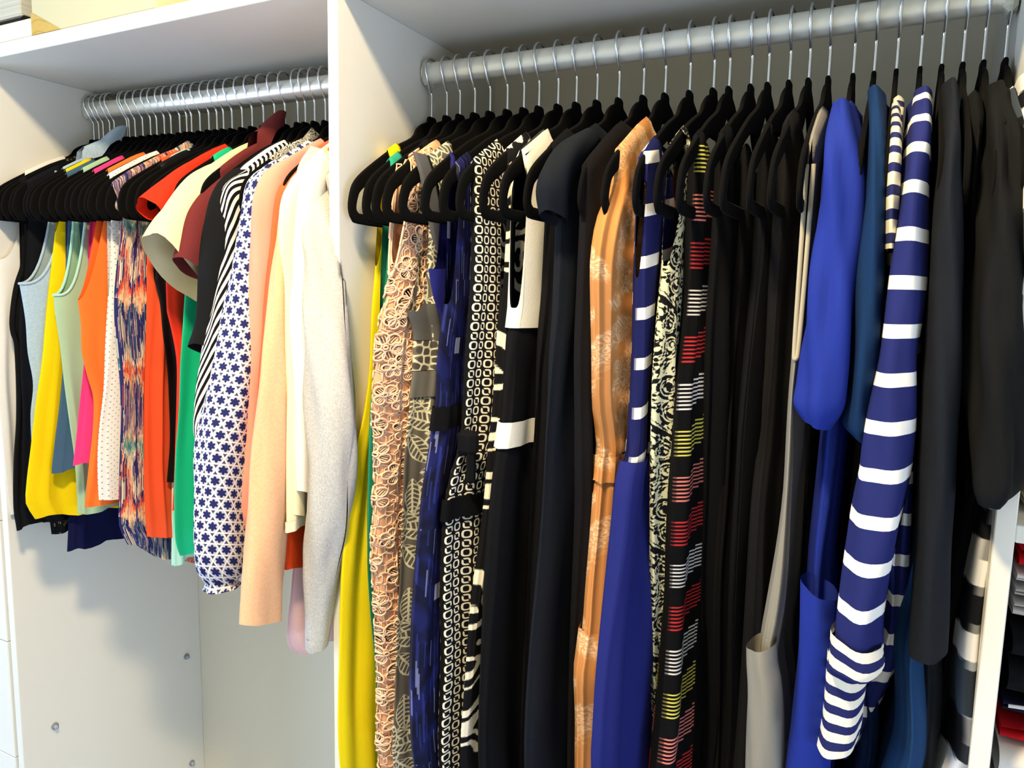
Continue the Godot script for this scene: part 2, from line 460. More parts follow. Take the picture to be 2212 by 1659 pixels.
func left_rail() -> void:
	garment("blouse", "plain white blouse, first garment at the left end of the left rail", "blouse", -1.572, 0.380, 2, [-338, 211, 0, 12, -466, 219, 0, 12, -605, 226, 0, 12, -710, 225, 0, 12, -808, 221, 0, 12, -863, 215, 0, 12], fab("e8e6df", 0.9), {"wn": 0.07, "ws": 0.15, "yn": -0.19})
	hanger(-1.572, 0.380, 2, "plain white blouse")
	garment("camisole", "black camisole on two thin straps beside the white blouse", "top", -1.540, 0.379, 0, [-350, 191, 0, 11, -391, 206, 0, 11, -455, 218, 0, 11, -482, 218, 0, 11, -501, 213, 0, 11, -649, 221, 0, 11, -742, 229, 0, 11, -838, 231, 0, 11, -880, 226, 0, 11], fab("101113", 0.9), {"wn": 0.172, "ws": 0.182, "p": 1.3, "yn": -0.27, "hemc": 0.01})
	hanger(-1.540, 0.379, 0, "black camisole with thin straps")
	garment("sleeveless_vest", "navy black sleeveless top between the black camisole and the pale blue shirt", "top", -1.503, 0.379, 0, [-390, 211, 0, 11, -462, 219, 0, 11, -552, 222, 0, 11, -644, 224, 0, 11, -737, 228, 0, 11, -823, 226, 0, 11, -869, 192, 0, 11], fab("0f1016", 0.9), {"wn": 0.13, "ws": 0.19, "yn": -0.25, "p": 1.5})
	hanger(-1.503, 0.379, 0, "navy black sleeveless top")
	garment("beaded_vest", "black top with a beaded metallic hem showing under the yellow top", "top", -1.518, 0.379, -1, [-370, 117, 0, 11, -656, 153, 0, 11, -858, 176, 0, 11, -900, 175, 0, 11], M.bead, {"wn": 0.05, "ws": 0.1, "yn": -0.2})
	hanger(-1.518, 0.379, -1, "black beaded top")
	garment("shirt", "pale blue sleeveless shirt with a pointed collar and frayed armhole", "shirt", -1.462, 0.378, 2, [-382, 234, 0, 24, -451, 227, 0, 18, -513, 225, 0, 14, -577, 218, 0, 14, -640, 227, 0, 14, -732, 229, 0, 14, -789, 226, 0, 14], M.denim, {"wn": 0.075, "ws": 0.14, "p": 2.6, "yn": -0.16, "freq": 14})
	collar(.085, M.denim)
	armhole_binding(M.denim)
	hanger(-1.462, 0.378, 2, "pale blue sleeveless shirt")
	garment("navy_vest", "dark navy blue top hanging lowest at the left, its hem below the beaded hem", "top", -1.455, 0.378, 1, [-369, 121, 0, 11, -651, 146, 0, 11, -859, 172, 0, 11, -929, 178, 0, 11], fab("0d1038", 0.9), {"wn": 0.05, "ws": 0.1, "yn": -0.2})
	hanger(-1.455, 0.378, 1, "long navy top")
	garment("yellow_vest", "bright yellow vest top with a curved hem", "top", -1.436, 0.377, 3, [-281, 176, 0, 13, -370, 191, 0, 13, -441, 203, 0, 13, -530, 217, 0, 13, -610, 232, 0, 13, -690, 243, 0, 13, -770, 254, 0, 13, -806, 255, 0, 13, -834, 241, 0, 13], fab("eccb0a", 0.9), {"wn": 0.1, "ws": 0.15, "yn": -0.28, "p": 1.1, "hemc": -0.02, "fold": 0.005, "freq": 14, "sheer": 0})
	hanger(-1.436, 0.377, 3, "bright yellow vest top")
	garment("slate_vest", "slate blue top hanging between the yellow top and the sage green tank", "top", -1.412, 0.377, 2, [-333, 175, 0, 11, -458, 184, 0, 11, -548, 189, 0, 11, -620, 197, 0, 11, -683, 209, 0, 11, -744, 221, 0, 11], fab("3f5c75", 0.9), {"wn": 0.11, "ws": 0.165, "yn": -0.26, "p": 1.2})
	hanger(-1.412, 0.377, 2, "slate blue top")
	garment("tank_top", "sage green tank top with a pale mint lining", "tank top", -1.388, 0.377, 1, [-401, 218, 0, 22, -438, 217, 0, 18, -500, 211, 0, 14, -571, 207, 0, 14, -653, 202, 0, 14, -727, 197, 0, 14, -833, 194, 0, 14], fab("a3c4a0", 0.9), {"wn": 0.1, "ws": 0.15, "p": 2.8, "yn": -0.24, "freq": 12})
	armhole_binding(cloth(hexc("a9dcc4"), .85))
	hanger(-1.388, 0.377, 1, "sage green tank top")
	garment("pink_vest", "hot pink top hanging behind the orange tank", "top", -1.346, 0.376, -1, [-332, 180, 0, 11, -454, 187, 0, 11, -541, 197, 0, 11, -611, 208, 0, 11, -672, 219, 0, 11, -721, 229, 0, 11], fab("ea3d80", 0.9), {"wn": 0.1, "ws": 0.16, "yn": -0.24, "p": 1.3, "fold": 0.004})
	hanger(-1.346, 0.376, -1, "hot pink top")
	garment("tank_top", "bright orange tank top with a deep scooped armhole", "tank top", -1.300, 0.375, 1, [-407, 229, 0, 14, -450, 226, 0, 14, -501, 227, 0, 14, -545, 218, 0, 14, -589, 207, 0, 14, -650, 209, 0, 14, -719, 220, 0, 14, -789, 234, 0, 14], fab("f5762f", 0.9), {"wn": 0.085, "ws": 0.16, "p": 1.5, "yn": -0.24, "hemc": -0.02, "freq": 12})
	hanger(-1.300, 0.375, 1, "bright orange tank top")
	garment("blouse", "white sleeveless blouse with tiny dots beside the patterned tunic", "blouse", -1.266, 0.374, 3, [-399, 190, 0, 15, -484, 199, 0, 15, -569, 205, 0, 15, -646, 216, 0, 15, -715, 223, 0, 15, -778, 226, 0, 15], M.dots, {"wn": 0.08, "ws": 0.178, "p": 1.3, "yn": -0.2})
	hanger(-1.266, 0.374, 3, "white dotted blouse")
	garment("tunic", "sleeveless tunic in a blurred navy, orange and teal flame print", "tunic", -1.217, 0.374, 3, [-205, 208, 0, 16, -230, 199, 0, 16, -266, 192, 0, 16, -331, 201, 0, 16, -405, 211, 0, 16, -480, 213, 0, 16, -555, 210, 0, 16, -615, 211, 0, 16, -700, 215, 0, 16, -752, 217, 0, 16, -822, 218, 0, 16, -855, 204, 0, 16], M.ikat, {"sleeved": true, "wn": 0.05, "yn": -0.14, "hemc": -0.09, "fold": 0.004, "freq": 16})
	hanger(-1.217, 0.374, 3, "flame print tunic")
	garment("tunic", "rust orange tunic hanging right of the flame print tunic", "tunic", -1.195, 0.373, 0, [-296, 166, 0, 13, -396, 170, 0, 13, -497, 175, 0, 13, -598, 180, 0, 13, -702, 186, 0, 13, -789, 190, 0, 13, -838, 190, 0, 13], fab("e0522b", 0.9), {"wn": 0.09, "ws": 0.13, "yn": -0.24, "p": 1.3, "hemc": -0.05, "fold": 0.005})
	hanger(-1.195, 0.373, 0, "rust orange tunic")
	garment("satin_vest", "black satin top with a pointed armhole in front of the rust tunic", "top", -1.177, 0.373, -1, [-365, 170, 0, 14, -403, 160, 0, 14, -462, 156, 0, 14, -531, 149, 0, 14, -601, 148, 0, 14, -671, 149, 0, 14, -741, 155, 0, 14], fab("101113", 0.35), {"wn": 0.09, "ws": 0.15, "yn": -0.24, "p": 0.9, "fold": 0.005, "freq": 14})
	hanger(-1.177, 0.373, -1, "black satin top")
	garment("t_shirt", "scarlet tee with a flared cap sleeve", "tee", -1.101, 0.372, -2, [-418, 208, 0, 13, -456, 199, 0, 13, -504, 193, 0, 13, -569, 198, 0, 13, -642, 205, 0, 13, -716, 210, 0, 13, -765, 214, 0, 13], fab("e8331c", 0.9), {"sleeved": true, "wn": 0.07, "yn": -0.17, "yu": -0.3})
	sleeve("sleeve", [0, -175, 129, 0, 21, 7, 12, 0, 0, 0, -194, 152, 0, 27, 14, 20, 0, 0, 0, -225, 194, 0, 24, 15, 24, 0, 0, 0, -251, 238, 0, 17, 12, 26, 0, 0], fab("e8331c", 0.9), 0.0015)
	hanger(-1.101, 0.372, -2, "scarlet tee")
	garment("green_blouse", "emerald green satin top with gathered bust", "top", -1.072, 0.371, -4, [-329, 199, 0, 15, -375, 200, 0, 15, -430, 207, 0, 15, -508, 218, 0, 15, -578, 225, 0, 15, -656, 235, 0, 15, -736, 240, 0, 15, -810, 239, 0, 15, -834, 231, 0, 15], fab("16b57f", 0.45), {"wn": 0.09, "ws": 0.13, "yn": -0.24, "p": 1.2, "fold": 0.005, "freq": 13})
	hanger(-1.072, 0.371, -4, "emerald green top")
	garment("mint_vest", "pale mint top whose hem shows below the emerald green top", "top", -1.185, 0.373, -2, [-300, 140, 0, 9, -600, 135, 0, 9, -800, 145, 0, 10, -905, 152, 0, 11], fab("aee0cf", 0.9), {"wn": 0.08, "ws": 0.12, "yn": -0.24})
	garment("blouse", "cream blouse with a wide flared short sleeve", "blouse", -1.044, 0.371, -5, [-150, 185, 0, 12, -300, 170, 0, 12, -600, 160, 0, 12], fab("f3e2b0", 0.9), {"sleeved": true, "wn": 0.07, "yn": -0.17})
	sleeve("sleeve", [0, -174, 82, 0, 32, 11, 12, 0, 0, 0, -208, 131, 0, 42, 34, 22, 0, 0, 0, -263, 183, 0, 63, 38, 30, 0, 0, 0, -306, 221, 0, 60, 48, 36, 0, 0, 0, -346, 249, 0, 55, 51, 40, 0, 0], fab("f3e2b0", 0.9), 0.0015)
	hanger(-1.044, 0.371, -5, "cream flared sleeve blouse")
	garment("shirt", "maroon collared shirt with a gathered short sleeve", "shirt", -1.018, 0.370, -6, [-150, 185, 0, 12, -300, 160, 0, 12, -600, 150, 0, 12, -750, 150, 0, 12], fab("6b2b2c", 0.9), {"sleeved": true, "wn": 0.06, "yn": -0.15})
	sleeve("sleeve", [0, -166, 87, 0, 26, 11, 12, 0, 0, 0, -216, 152, 0, 21, 27, 20, 0, 0, 0, -265, 209, 0, 16, 27, 24, 0, 0, 0, -315, 232, 0, 13, 29, 26, 0, 0, 0, -346, 244, 0, 17, 27, 24, 0, 0], fab("6b2b2c", 0.9), 0.0015)
	collar(.07, cloth(hexc("6b2b2c"), .9))
	hanger(-1.018, 0.370, -6, "maroon collared shirt")
	garment("t_shirt", "black tee with a long half sleeve beside the striped top", "tee", -0.969, 0.369, -6, [-150, 190, 0, 12, -300, 170, 0, 12, -650, 165, 0, 12], fab("121315", 0.9), {"sleeved": true, "wn": 0.07, "yn": -0.16})
	sleeve("sleeve", [0, -175, 99, 0, 19, 18, 12, 0, 0, 0, -208, 175, 0, 18, 21, 20, 0, 0, 0, -251, 211, 0, 8, 29, 24, 0, 0, 0, -339, 229, 0, 10, 33, 25, 0, 0, 0, -423, 245, 0, 8, 30, 24, 0, 0, 0, -471, 264, 0, 13, 26, 24, 0, 0], fab("121315", 0.9), 0.0015)
	hanger(-0.969, 0.369, -6, "black half sleeve tee")
	garment("blouse", "white blouse mostly hidden between the black tee and the slanting striped top", "blouse", -0.963, 0.369, -6, [-150, 185, 0, 10, -300, 170, 0, 10, -550, 160, 0, 10], fab("efece6", 0.9), {"sleeved": true, "wn": 0.07, "yn": -0.16})
	sleeve("sleeve", [0, -186, 125, 0, 20, 17, 10, 0, 0, 0, -220, 186, 0, 15, 19, 7, 0, 0, 0, -258, 206, 0, 9, 23, 7, 0, 0, 0, -339, 221, 0, 10, 23, 8, 0, 0, 0, -423, 235, 0, 8, 24, 9, 0, 0, 0, -488, 255, 0, 9, 21, 15, 0, 0, 0, -527, 264, 0, 6, 18, 14, 0, 0], fab("efece6", 0.9), 0.0015)
	garment("striped_jersey", "long sleeved top in slanting black and white stripes", "top", -0.947, 0.369, -6, [-150, 190, 0, 12, -300, 180, 0, 12, -700, 170, 0, 12], M.diag, {"sleeved": true, "wn": 0.08, "yn": -0.17})
	sleeve("sleeve", [0, -215, 180, 0, 28, 7, 12, 0, 0, -6, -237, 204, 0, 23, 20, 12, 0, 0, -6, -281, 216, 0, 16, 19, 12, 0, 0, -4, -342, 219, 0, 14, 25, 16, 0, 0, 0, -411, 237, 0, 11, 30, 21, 0, 0, 0, -490, 260, 0, 13, 29, 21, 0, 0, 0, -560, 280, 0, 15, 26, 21, 0, 0, 0, -602, 288, 0, 15, 22, 18, 0, 0, 0, -626, 285, 0, 9, 15, 14, 0, 0], M.diag, 0.0015)
	hanger(-0.947, 0.369, -6, "slanting striped top")
	garment("blouse", "white blouse covered in navy stars and lattice lines", "blouse", -0.895, 0.368, -5, [-150, 190, 0, 12, -300, 180, 0, 12, -700, 170, 0, 13, -800, 175, 0, 13], M.star, {"sleeved": true, "wn": 0.08, "yn": -0.17})
	sleeve("sleeve", [0, -195, 170, 0, 26, 5, 12, 0, 0, 0, -225, 200, 0, 20, 23, 22, 0, 0, 0, -281, 213, 0, 8, 30, 26, 0, 0, 0, -373, 233, 0, 10, 35, 28, 0, 0, 0, -454, 254, 0, 9, 39, 29, 0, 0, 0, -536, 277, 0, 11, 43, 30, 0, 0, 0, -609, 294, 0, 13, 47, 30, 0, 0, 0, -691, 304, 0, 15, 49, 30, 0, 0, 0, -760, 309, 0, 16, 50, 30, 0, 0, 0, -795, 310, 0, 13, 45, 26, 0, 0, 0, -813, 309, 0, 5, 30, 18, 0, 0], M.star, 0.0015)
	sleeve("cuff", [0, -811, 308, 0, 6, 31, 19, 0, 0, 0, -817, 310, 0, 4, 28, 17, 0, 0, 0, -825, 309, 0, 3, 32, 22, 0, 0], M.star, 0.0015)
	hanger(-0.895, 0.368, -5, "navy star print blouse")
	garment("blouse", "zebra striped sleeveless top hanging left of the pink cardigan", "top", -0.922, 0.368, -4, [-170, 150, 0, 12, -300, 160, 0, 12, -600, 155, 0, 12], M.zebra, {"wn": 0.04, "ws": 0.165, "yn": -0.13})
	hanger(-0.922, 0.368, -4, "zebra striped top")
	garment("cardigan", "salmon pink cardigan with a long sleeve", "cardigan", -0.872, 0.368, -5, [-150, 170, 0, 10, -300, 170, 0, 10, -600, 165, 0, 10, -700, 165, 0, 10], fab("f2a08c", 0.9), {"sleeved": true, "wn": 0.08, "yn": -0.17})
	sleeve("sleeve", [0, -173, 115, 0, 25, 18, 12, 0, 0, 0, -211, 170, 0, 22, 36, 18, 0, 0, 0, -243, 201, 0, 8, 37, 20, 0, 0, 0, -305, 218, 0, 5, 30, 20, 0, 0, 0, -386, 230, 0, 4, 28, 20, 0, 0, 0, -486, 239, 0, 6, 30, 20, 0, 0, 0, -569, 247, 0, 6, 30, 20, 0, 0, 0, -662, 260, 0, 8, 29, 20, 0, 0, 0, -718, 263, 0, 7, 25, 19, 0, 0, 0, -748, 263, 0, 6, 19, 16, 0, 0], fab("f2a08c", 0.9), 0.0015)
	hanger(-0.872, 0.368, -5, "salmon pink cardigan")
	garment("sweater", "bright coral sweater peeking between the pink cardigan and the peach sweater", "sweater", -0.848, 0.367, -7, [-150, 155, 0, 9, -300, 160, 0, 9, -600, 150, 0, 9, -880, 150, 0, 9], fab("f0653f", 0.9), {"sleeved": true, "wn": 0.08, "yn": -0.17})
	sleeve("sleeve", [0, -193, 139, 0, 24, 18, 9, 0, 0, 0, -230, 188, 0, 14, 29, 12, 0, 0, 0, -277, 211, 0, 5, 27, 12, 0, 0, 0, -357, 230, 0, 3, 26, 12, 0, 0, 0, -469, 247, 0, 5, 25, 12, 0, 0, 0, -552, 258, 0, 7, 25, 12, 0, 0, 0, -622, 265, 0, 9, 26, 12, 0, 0], fab("f0653f", 0.9), 0.0015)
	hanger(-0.848, 0.367, -7, "bright coral sweater")
	garment("sweater", "peach knitted sweater with a long cream edged sleeve", "sweater", -0.824, 0.367, -7, [-150, 165, 0, 10, -300, 165, 0, 10, -600, 155, 0, 10, -830, 155, 0, 10], M.peachknit, {"sleeved": true, "wn": 0.08, "yn": -0.17})
	sleeve("sleeve", [0, -190, 143, 0, 29, 9, 12, 0, 0, 0, -221, 186, 0, 15, 32, 16, 0, 0, 0, -264, 216, 0, 4, 30, 18, 0, 0, 0, -331, 236, 0, 4, 27, 18, 0, 0, 0, -425, 254, 0, 4, 29, 18, 0, 0, 0, -527, 270, 0, 7, 31, 19, 0, 0, 0, -629, 283, 0, 11, 35, 20, 0, 0, 0, -713, 295, 0, 11, 37, 21, 0, 0, 0, -788, 306, 0, 14, 39, 21, 0, 0, 0, -857, 316, 0, 12, 40, 21, 0, 0], M.peachknit, 0.0015)
	hanger(-0.824, 0.367, -7, "peach knitted sweater")
	garment("knitted_jumper", "cream yellow knitted top with a banded hem beside the grey cardigan", "top", -0.800, 0.366, -7, [-140, 165, 0, 10, -326, 245, 0, 11, -488, 263, 0, 11, -624, 273, 0, 11, -730, 278, 0, 11], fab("efe6bd", 0.9), {"sleeved": true, "wn": 0.08, "yn": -0.17})
	sleeve("sleeve", [0, -192, 181, 0, 25, 15, 10, 0, 0, 0, -219, 214, 0, 14, 28, 12, 0, 0, 0, -250, 238, 0, 6, 35, 14, 0, 0, 0, -307, 247, 0, 4, 34, 14, 0, 0, 0, -382, 247, 0, 2, 23, 12, 0, 0, 0, -560, 251, 0, 4, 17, 11, 0, 0, 0, -707, 257, 0, 6, 16, 11, 0, 0], fab("efe6bd", 0.9), 0.0015)
	band("hem_band", -0.712, -0.728, fab("f3ebc6", 0.9), 0.0025)
	hanger(-0.800, 0.366, -7, "cream yellow knitted top")
	garment("orange_jumper", "vermilion top whose hem shows under the cream yellow top", "top", -0.818, 0.367, -6, [-140, 130, 0, 8, -423, 220, 0, 9, -634, 241, 0, 9, -739, 255, 0, 9, -803, 254, 0, 9], fab("e84a17", 0.9), {"sleeved": true, "wn": 0.08, "yn": -0.17})
	garment("blush_jumper", "blush pink top with a rounded hem hanging below its neighbours", "top", -0.835, 0.366, -6, [-140, 150, 0, 8, -300, 160, 0, 8, -600, 190, 0, 8, -850, 225, 0, 9, -930, 235, 0, 10, -962, 210, 0, 10], fab("ecc3c4", 0.9), {"sleeved": true, "wn": 0.08, "yn": -0.17, "hemc": -0.02})
	garment("cardigan", "heather grey knitted cardigan nearest the white divider", "cardigan", -0.752, 0.365, -2, [-140, 210, 0, 21, -220, 200, 0, 22, -300, 160, 0, 11, -600, 165, 0, 12, -900, 170, 0, 12], M.heather, {"sleeved": true, "wn": 0.08, "yn": -0.17, "hemc": 0})
	sleeve("sleeve", [-74, -145, 110, -15, 4, 0, 0, 0, 40, -39, -199, 170, -22, 5, 0, 0, 0, 50, -9, -271, 205, -23, 3, 0, 0, 0, 40, 10, -353, 225, -28, 2, 0, 0, 0, 32, 26, -447, 238, -34, 0, 0, 0, 0, 30, 33, -540, 243, -39, -3, 0, 0, 0, 30, 33, -622, 245, -38, -5, 0, 0, 0, 30, 25, -709, 243, -34, -5, 0, 0, 0, 28, 14, -784, 240, -26, -5, 0, 0, 0, 26, 3, -861, 237, -19, -4, 0, 0, 0, 22, -4, -921, 235, -14, -1, 0, 0, 0, 18], M.heather, 0.0022)
	sleeve("cuff", [-3, -900, 236, -15, -2, 0, 0, 0, 20, -3, -911, 236, -15, -2, 0, 0, 0, 19, -4, -923, 235, -14, -1, 0, 0, 0, 18], M.heather, 0.0015)
	hanger(-0.768, 0.365, -2, "heather grey cardigan")
	garment("knitted_jumper", "white knitted top between the peach sweater and the grey cardigan", "top", -0.788, 0.366, -7, [-140, 140, 0, 8, -300, 160, 0, 9, -550, 165, 0, 9], fab("f0eee6", 0.9), {"sleeved": true, "wn": 0.08, "yn": -0.17})
	sleeve("sleeve", [0, -187, 185, 0, 24, 15, 10, 0, 0, 0, -206, 208, 0, 13, 25, 12, 0, 0, 0, -249, 230, 0, 0, 28, 13, 0, 0, 0, -327, 238, 0, 0, 28, 13, 0, 0, 0, -408, 247, 0, 2, 23, 13, 0, 0, 0, -559, 250, 0, 4, 16, 10, 0, 0, 0, -671, 252, 0, 5, 13, 9, 0, 0], fab("f0eee6", 0.9), 0.0015)
	hanger(-1.555, 0.379, 1, "between the white blouse and the black camisole", true)
	hanger(-1.369, 0.376, 0, "between the sage green tank and the hot pink top", true)
	hanger(-1.326, 0.375, 0, "between the hot pink top and the orange tank", true)
	hanger(-1.280, 0.375, 2, "between the orange tank and the dotted blouse", true)
	hanger(-1.242, 0.374, 3, "between the dotted blouse and the flame print tunic", true)
	hanger(-1.154, 0.372, -1, "right next to the black satin top", true)
	hanger(-1.127, 0.372, -2, "directly left of the scarlet tee", true)
	hanger(-0.987, 0.370, -8, "between the maroon shirt and the half sleeve black tee", true)

func right_rail() -> void:
	garment("yellow_dress", "bright yellow long dress hanging closest to the divider", "dress", -0.696, 0.355, -0.75, [-321, 155, 0, 12, -395, 165, 0, 12, -479, 170, 0, 12, -548, 187, 0, 12, -615, 214, 0, 12, -696, 232, 0, 12, -786, 243, 0, 12, -895, 244, 0, 12, -1088, 247, 0, 12, -1280, 215, 0, 14], fab("ecd414", 0.9), {"wn": 0.1, "ws": 0.125, "p": 1.2, "yn": -0.3, "fold": 0.006, "freq": 16})
	hanger(-0.696, 0.355, -0.75, "bright yellow dress")
	garment("dress", "teal green long dress with a wide strap behind the lace dress", "dress", -0.666, 0.355, 0.5, [-400, 179, 0, 12, -448, 187, 0, 12, -530, 203, 0, 12, -599, 208, 0, 12, -669, 210, 0, 12, -756, 208, 0, 12, -848, 198, 0, 12, -953, 185, 0, 12, -1280, 185, 0, 14], fab("2f9d80", 0.9), {"wn": 0.135, "ws": 0.158, "p": 1.15, "yn": -0.32, "fold": 0.005, "freq": 16})
	hanger(-0.666, 0.355, 0.5, "teal green dress")
	garment("black_dress", "plain black dress squeezed between the teal green and the peach lace dress", "dress", -0.641, 0.355, 2.75, [-350, 120, 0, 9, -600, 110, 0, 9, -1280, 120, 0, 10], fab("0f0f12", 0.9), {"wn": 0.09, "ws": 0.105, "yn": -0.3})
	hanger(-0.641, 0.355, 2.75, "black dress squeezed beside the peach lace dress")
	garment("lace_dress", "peach floral lace dress over a peach satin lining", "dress", -0.613, 0.355, 5.5, [-339, 198, 0, 19, -398, 221, 0, 19, -463, 233, 0, 19, -523, 237, 0, 19, -577, 231, 0, 19, -645, 234, 0, 19, -713, 240, 0, 19, -813, 236, 0, 19, -924, 228, 0, 19, -1086, 220, 0, 19, -1280, 170, 0, 18], M.lace, {"wn": 0.1, "ws": 0.165, "p": 1.0, "yn": -0.28, "fold": 0.003, "R": 60})
	lace()
	hanger(-0.613, 0.355, 5.5, "peach floral lace dress")
	garment("dress", "taupe halter dress with a leaf print skirt and a spotted waist band", "dress", -0.585, 0.355, 5.5, [-386, 198, 0, 15, -418, 185, 0, 15, -458, 184, 0, 15, -492, 188, 0, 15, -539, 197, 0, 15, -592, 205, 0, 15, -660, 209, 0, 15, -743, 212, 0, 15, -849, 218, 0, 15, -956, 222, 0, 15, -1073, 226, 0, 15, -1280, 175, 0, 15], M.leaf, {"wn": 0.11, "ws": 0.165, "p": 6.0, "yn": -0.36, "fold": 0.004})
	band("bodice_band", -0.375, -0.428, fab("5f5d59", 0.9), 0.003)
	band("spotted_band", -0.429, -0.472, M.spots, 0.0035)
	band("waist_band", -0.473, -0.511, fab("6a6762", 0.9), 0.003)
	strap([[0.178, -0.165], [0.175, -0.195], [0.162, -0.239], [0.144, -0.290], [0.133, -0.337], [0.138, -0.378]], cloth(hexc("5c5c5e"), .8))
	hanger(-0.585, 0.355, 5.5, "taupe leaf print dress")
	garment("indigo_dress", "indigo strapless dress with a folded bodice edge and thin straps", "dress", -0.554, 0.355, 4, [-326, 201, 0, 16, -364, 189, 0, 16, -404, 169, 0, 16, -900, 120, 0, 12, -1280, 130, 0, 12], fab("23236a", 0.6), {"wn": 0.152, "ws": 0.156, "p": 8, "yn": -0.33, "fold": 0.003})
	hanger(-0.554, 0.355, 4, "indigo dress")
	garment("tie_dye_dress", "navy tie dye dress with streaks, white patches and a black waist band", "dress", -0.525, 0.355, 4, [-374, 204, 0, 17, -414, 214, 0, 17, -464, 222, 0, 17, -503, 224, 0, 17, -540, 232, 0, 17, -565, 238, 0, 17, -627, 254, 0, 17, -715, 265, 0, 17, -811, 274, 0, 17, -909, 280, 0, 17, -1023, 273, 0, 17, -1280, 200, 0, 17], M.tiedye, {"wn": 0.155, "ws": 0.185, "p": 2.4, "yn": -0.34, "fold": 0.005, "freq": 16})
	band("belt", -0.515, -0.547, fab("08080b", 0.9), 0.004)
	hanger(-0.525, 0.355, 4, "navy tie dye dress")
	garment("geometric_dress", "black and cream dress in a small linked square print with a black tied belt", "dress", -0.499, 0.355, 4, [-213, 182, 0, 20, -287, 180, 0, 20, -337, 181, 0, 20, -395, 187, 0, 20, -465, 192, 0, 20, -530, 194, 0, 20, -569, 200, 0, 20, -611, 222, 0, 20, -641, 232, 0, 20, -679, 238, 0, 20, -756, 245, 0, 20, -850, 246, 0, 20, -1031, 246, 0, 20, -1280, 190, 0, 18], M.geo, {"wn": 0.12, "ws": 0.205, "p": 1.0, "yn": -0.27, "yu": -0.245, "fold": 0.005, "freq": 14})
	band("belt", -0.639, -0.669, fab("07070a", 0.9), 0.005)
	tie(0.212, -0.583)
	hanger(-0.499, 0.355, 4, "black and cream geometric dress")
	garment("abstract_dress", "dress of large black and cream abstract swirls", "dress", -0.467, 0.355, 3, [-362, 160, 0, 16, -413, 167, 0, 16, -465, 170, 0, 16, -516, 173, 0, 16, -568, 182, 0, 16, -633, 189, 0, 16, -696, 202, 0, 16, -783, 224, 0, 16, -880, 235, 0, 16, -1021, 241, 0, 16, -1280, 185, 0, 16], M.swirl, {"wn": 0.1, "ws": 0.155, "p": 1.3, "yn": -0.36, "fold": 0.004})
	hanger(-0.467, 0.355, 3, "black and cream swirl dress")
	garment("colour_block_dress", "cream and black colour block dress with a cream belt", "dress", -0.437, 0.355, 3.25, [-377, 175, 0, 26, -417, 183, 0, 24, -461, 189, 0, 21, -524, 197, 0, 21, -560, 207, 0, 21, -590, 216, 0, 21, -657, 230, 0, 21, -738, 239, 0, 21, -868, 243, 0, 21, -1012, 241, 0, 21, -1280, 190, 0, 18], fab("0c0c0f", 0.9), {"wn": 0.095, "ws": 0.165, "p": 2.4, "yn": -0.34, "fold": 0.004})
	band("cream_yoke", -0.023, -0.404, fab("f2ecd9", 0.9), 0.003)
	band("belt", -0.531, -0.565, fab("f2ecd9", 0.9), 0.004)
	hanger(-0.437, 0.355, 3.25, "cream and black colour block dress")
	garment("black_dress", "black sleeveless dress right of the cream belted dress", "dress", -0.404, 0.355, 2.75, [-360, 150, 0, 22, -411, 156, 0, 22, -461, 161, 0, 18, -525, 163, 0, 18, -588, 171, 0, 18, -653, 175, 0, 18, -784, 182, 0, 18, -1034, 184, 0, 18, -1280, 180, 0, 18], fab("0f0f12", 0.9), {"wn": 0.1, "ws": 0.18, "p": 2.4, "yn": -0.2, "fold": 0.006})
	hanger(-0.404, 0.355, 2.75, "black sleeveless dress beside the cream belted one")
	garment("navy_dress", "charcoal navy dress with a draped cap sleeve and a keyhole armhole", "dress", -0.370, 0.355, 2, [-384, 193, 0, 24, -431, 200, 0, 22, -491, 204, 0, 19, -552, 209, 0, 19, -613, 213, 0, 19, -698, 222, 0, 19, -819, 239, 0, 19, -986, 244, 0, 19, -1280, 190, 0, 19], fab("14181f", 0.9), {"wn": 0.085, "ws": 0.2, "p": 1.2, "yn": -0.2, "fold": 0.005})
	sleeve("cap_sleeve", [0, -147, 95, 0, 13, 18, 12, 0, 0, 0, -177, 159, 0, 12, 23, 18, 0, 0, 0, -205, 198, 0, 8, 25, 20, 0, 0, 0, -234, 213, 0, 8, 25, 20, 0, 0, 0, -264, 210, 0, 8, 22, 16, 0, 0], fab("14181f", 0.9), 0.0015)
	hanger(-0.370, 0.355, 2, "charcoal navy cap sleeve dress")
	garment("black_dress", "soft black dress with a wide flat shoulder, left of the tan dress", "dress", -0.333, 0.355, 2, [-375, 204, 0, 22, -429, 205, 0, 20, -512, 201, 0, 19, -573, 199, 0, 19, -637, 194, 0, 19, -764, 193, 0, 19, -1009, 184, 0, 19, -1280, 190, 0, 19], fab("121012", 0.9), {"wn": 0.085, "ws": 0.205, "p": 1.2, "yn": -0.18, "fold": 0.005})
	hanger(-0.333, 0.355, 2, "black dress left of the tan dress")
	garment("tan_dress", "tan satin dress with a pale floral print, pleated shoulder and gathered waist", "dress", -0.301, 0.355, 2.5, [-165, 174, 0, 16, -222, 181, 0, 22, -269, 210, 0, 26, -314, 223, 0, 26, -359, 220, 0, 26, -427, 212, 0, 26, -497, 206, 0, 26, -547, 189, 0, 26, -565, 190, 0, 26, -595, 194, 0, 26, -661, 200, 0, 26, -740, 208, 0, 26, -795, 212, 0, 26, -841, 223, 0, 26, -916, 214, 0, 26, -983, 212, 0, 26, -1280, 190, 0, 24], M.tanfloral, {"sleeved": true, "wn": 0.075, "yn": -0.22, "fold": 0.006, "freq": 42, "onset": 0.1, "pleat": 0.0036, "pk": 14.0})
	band("waist_band", -0.564, -0.597, M.tanfloral, 0.004)
	pocket(0.213, -0.791, M.tanfloral)
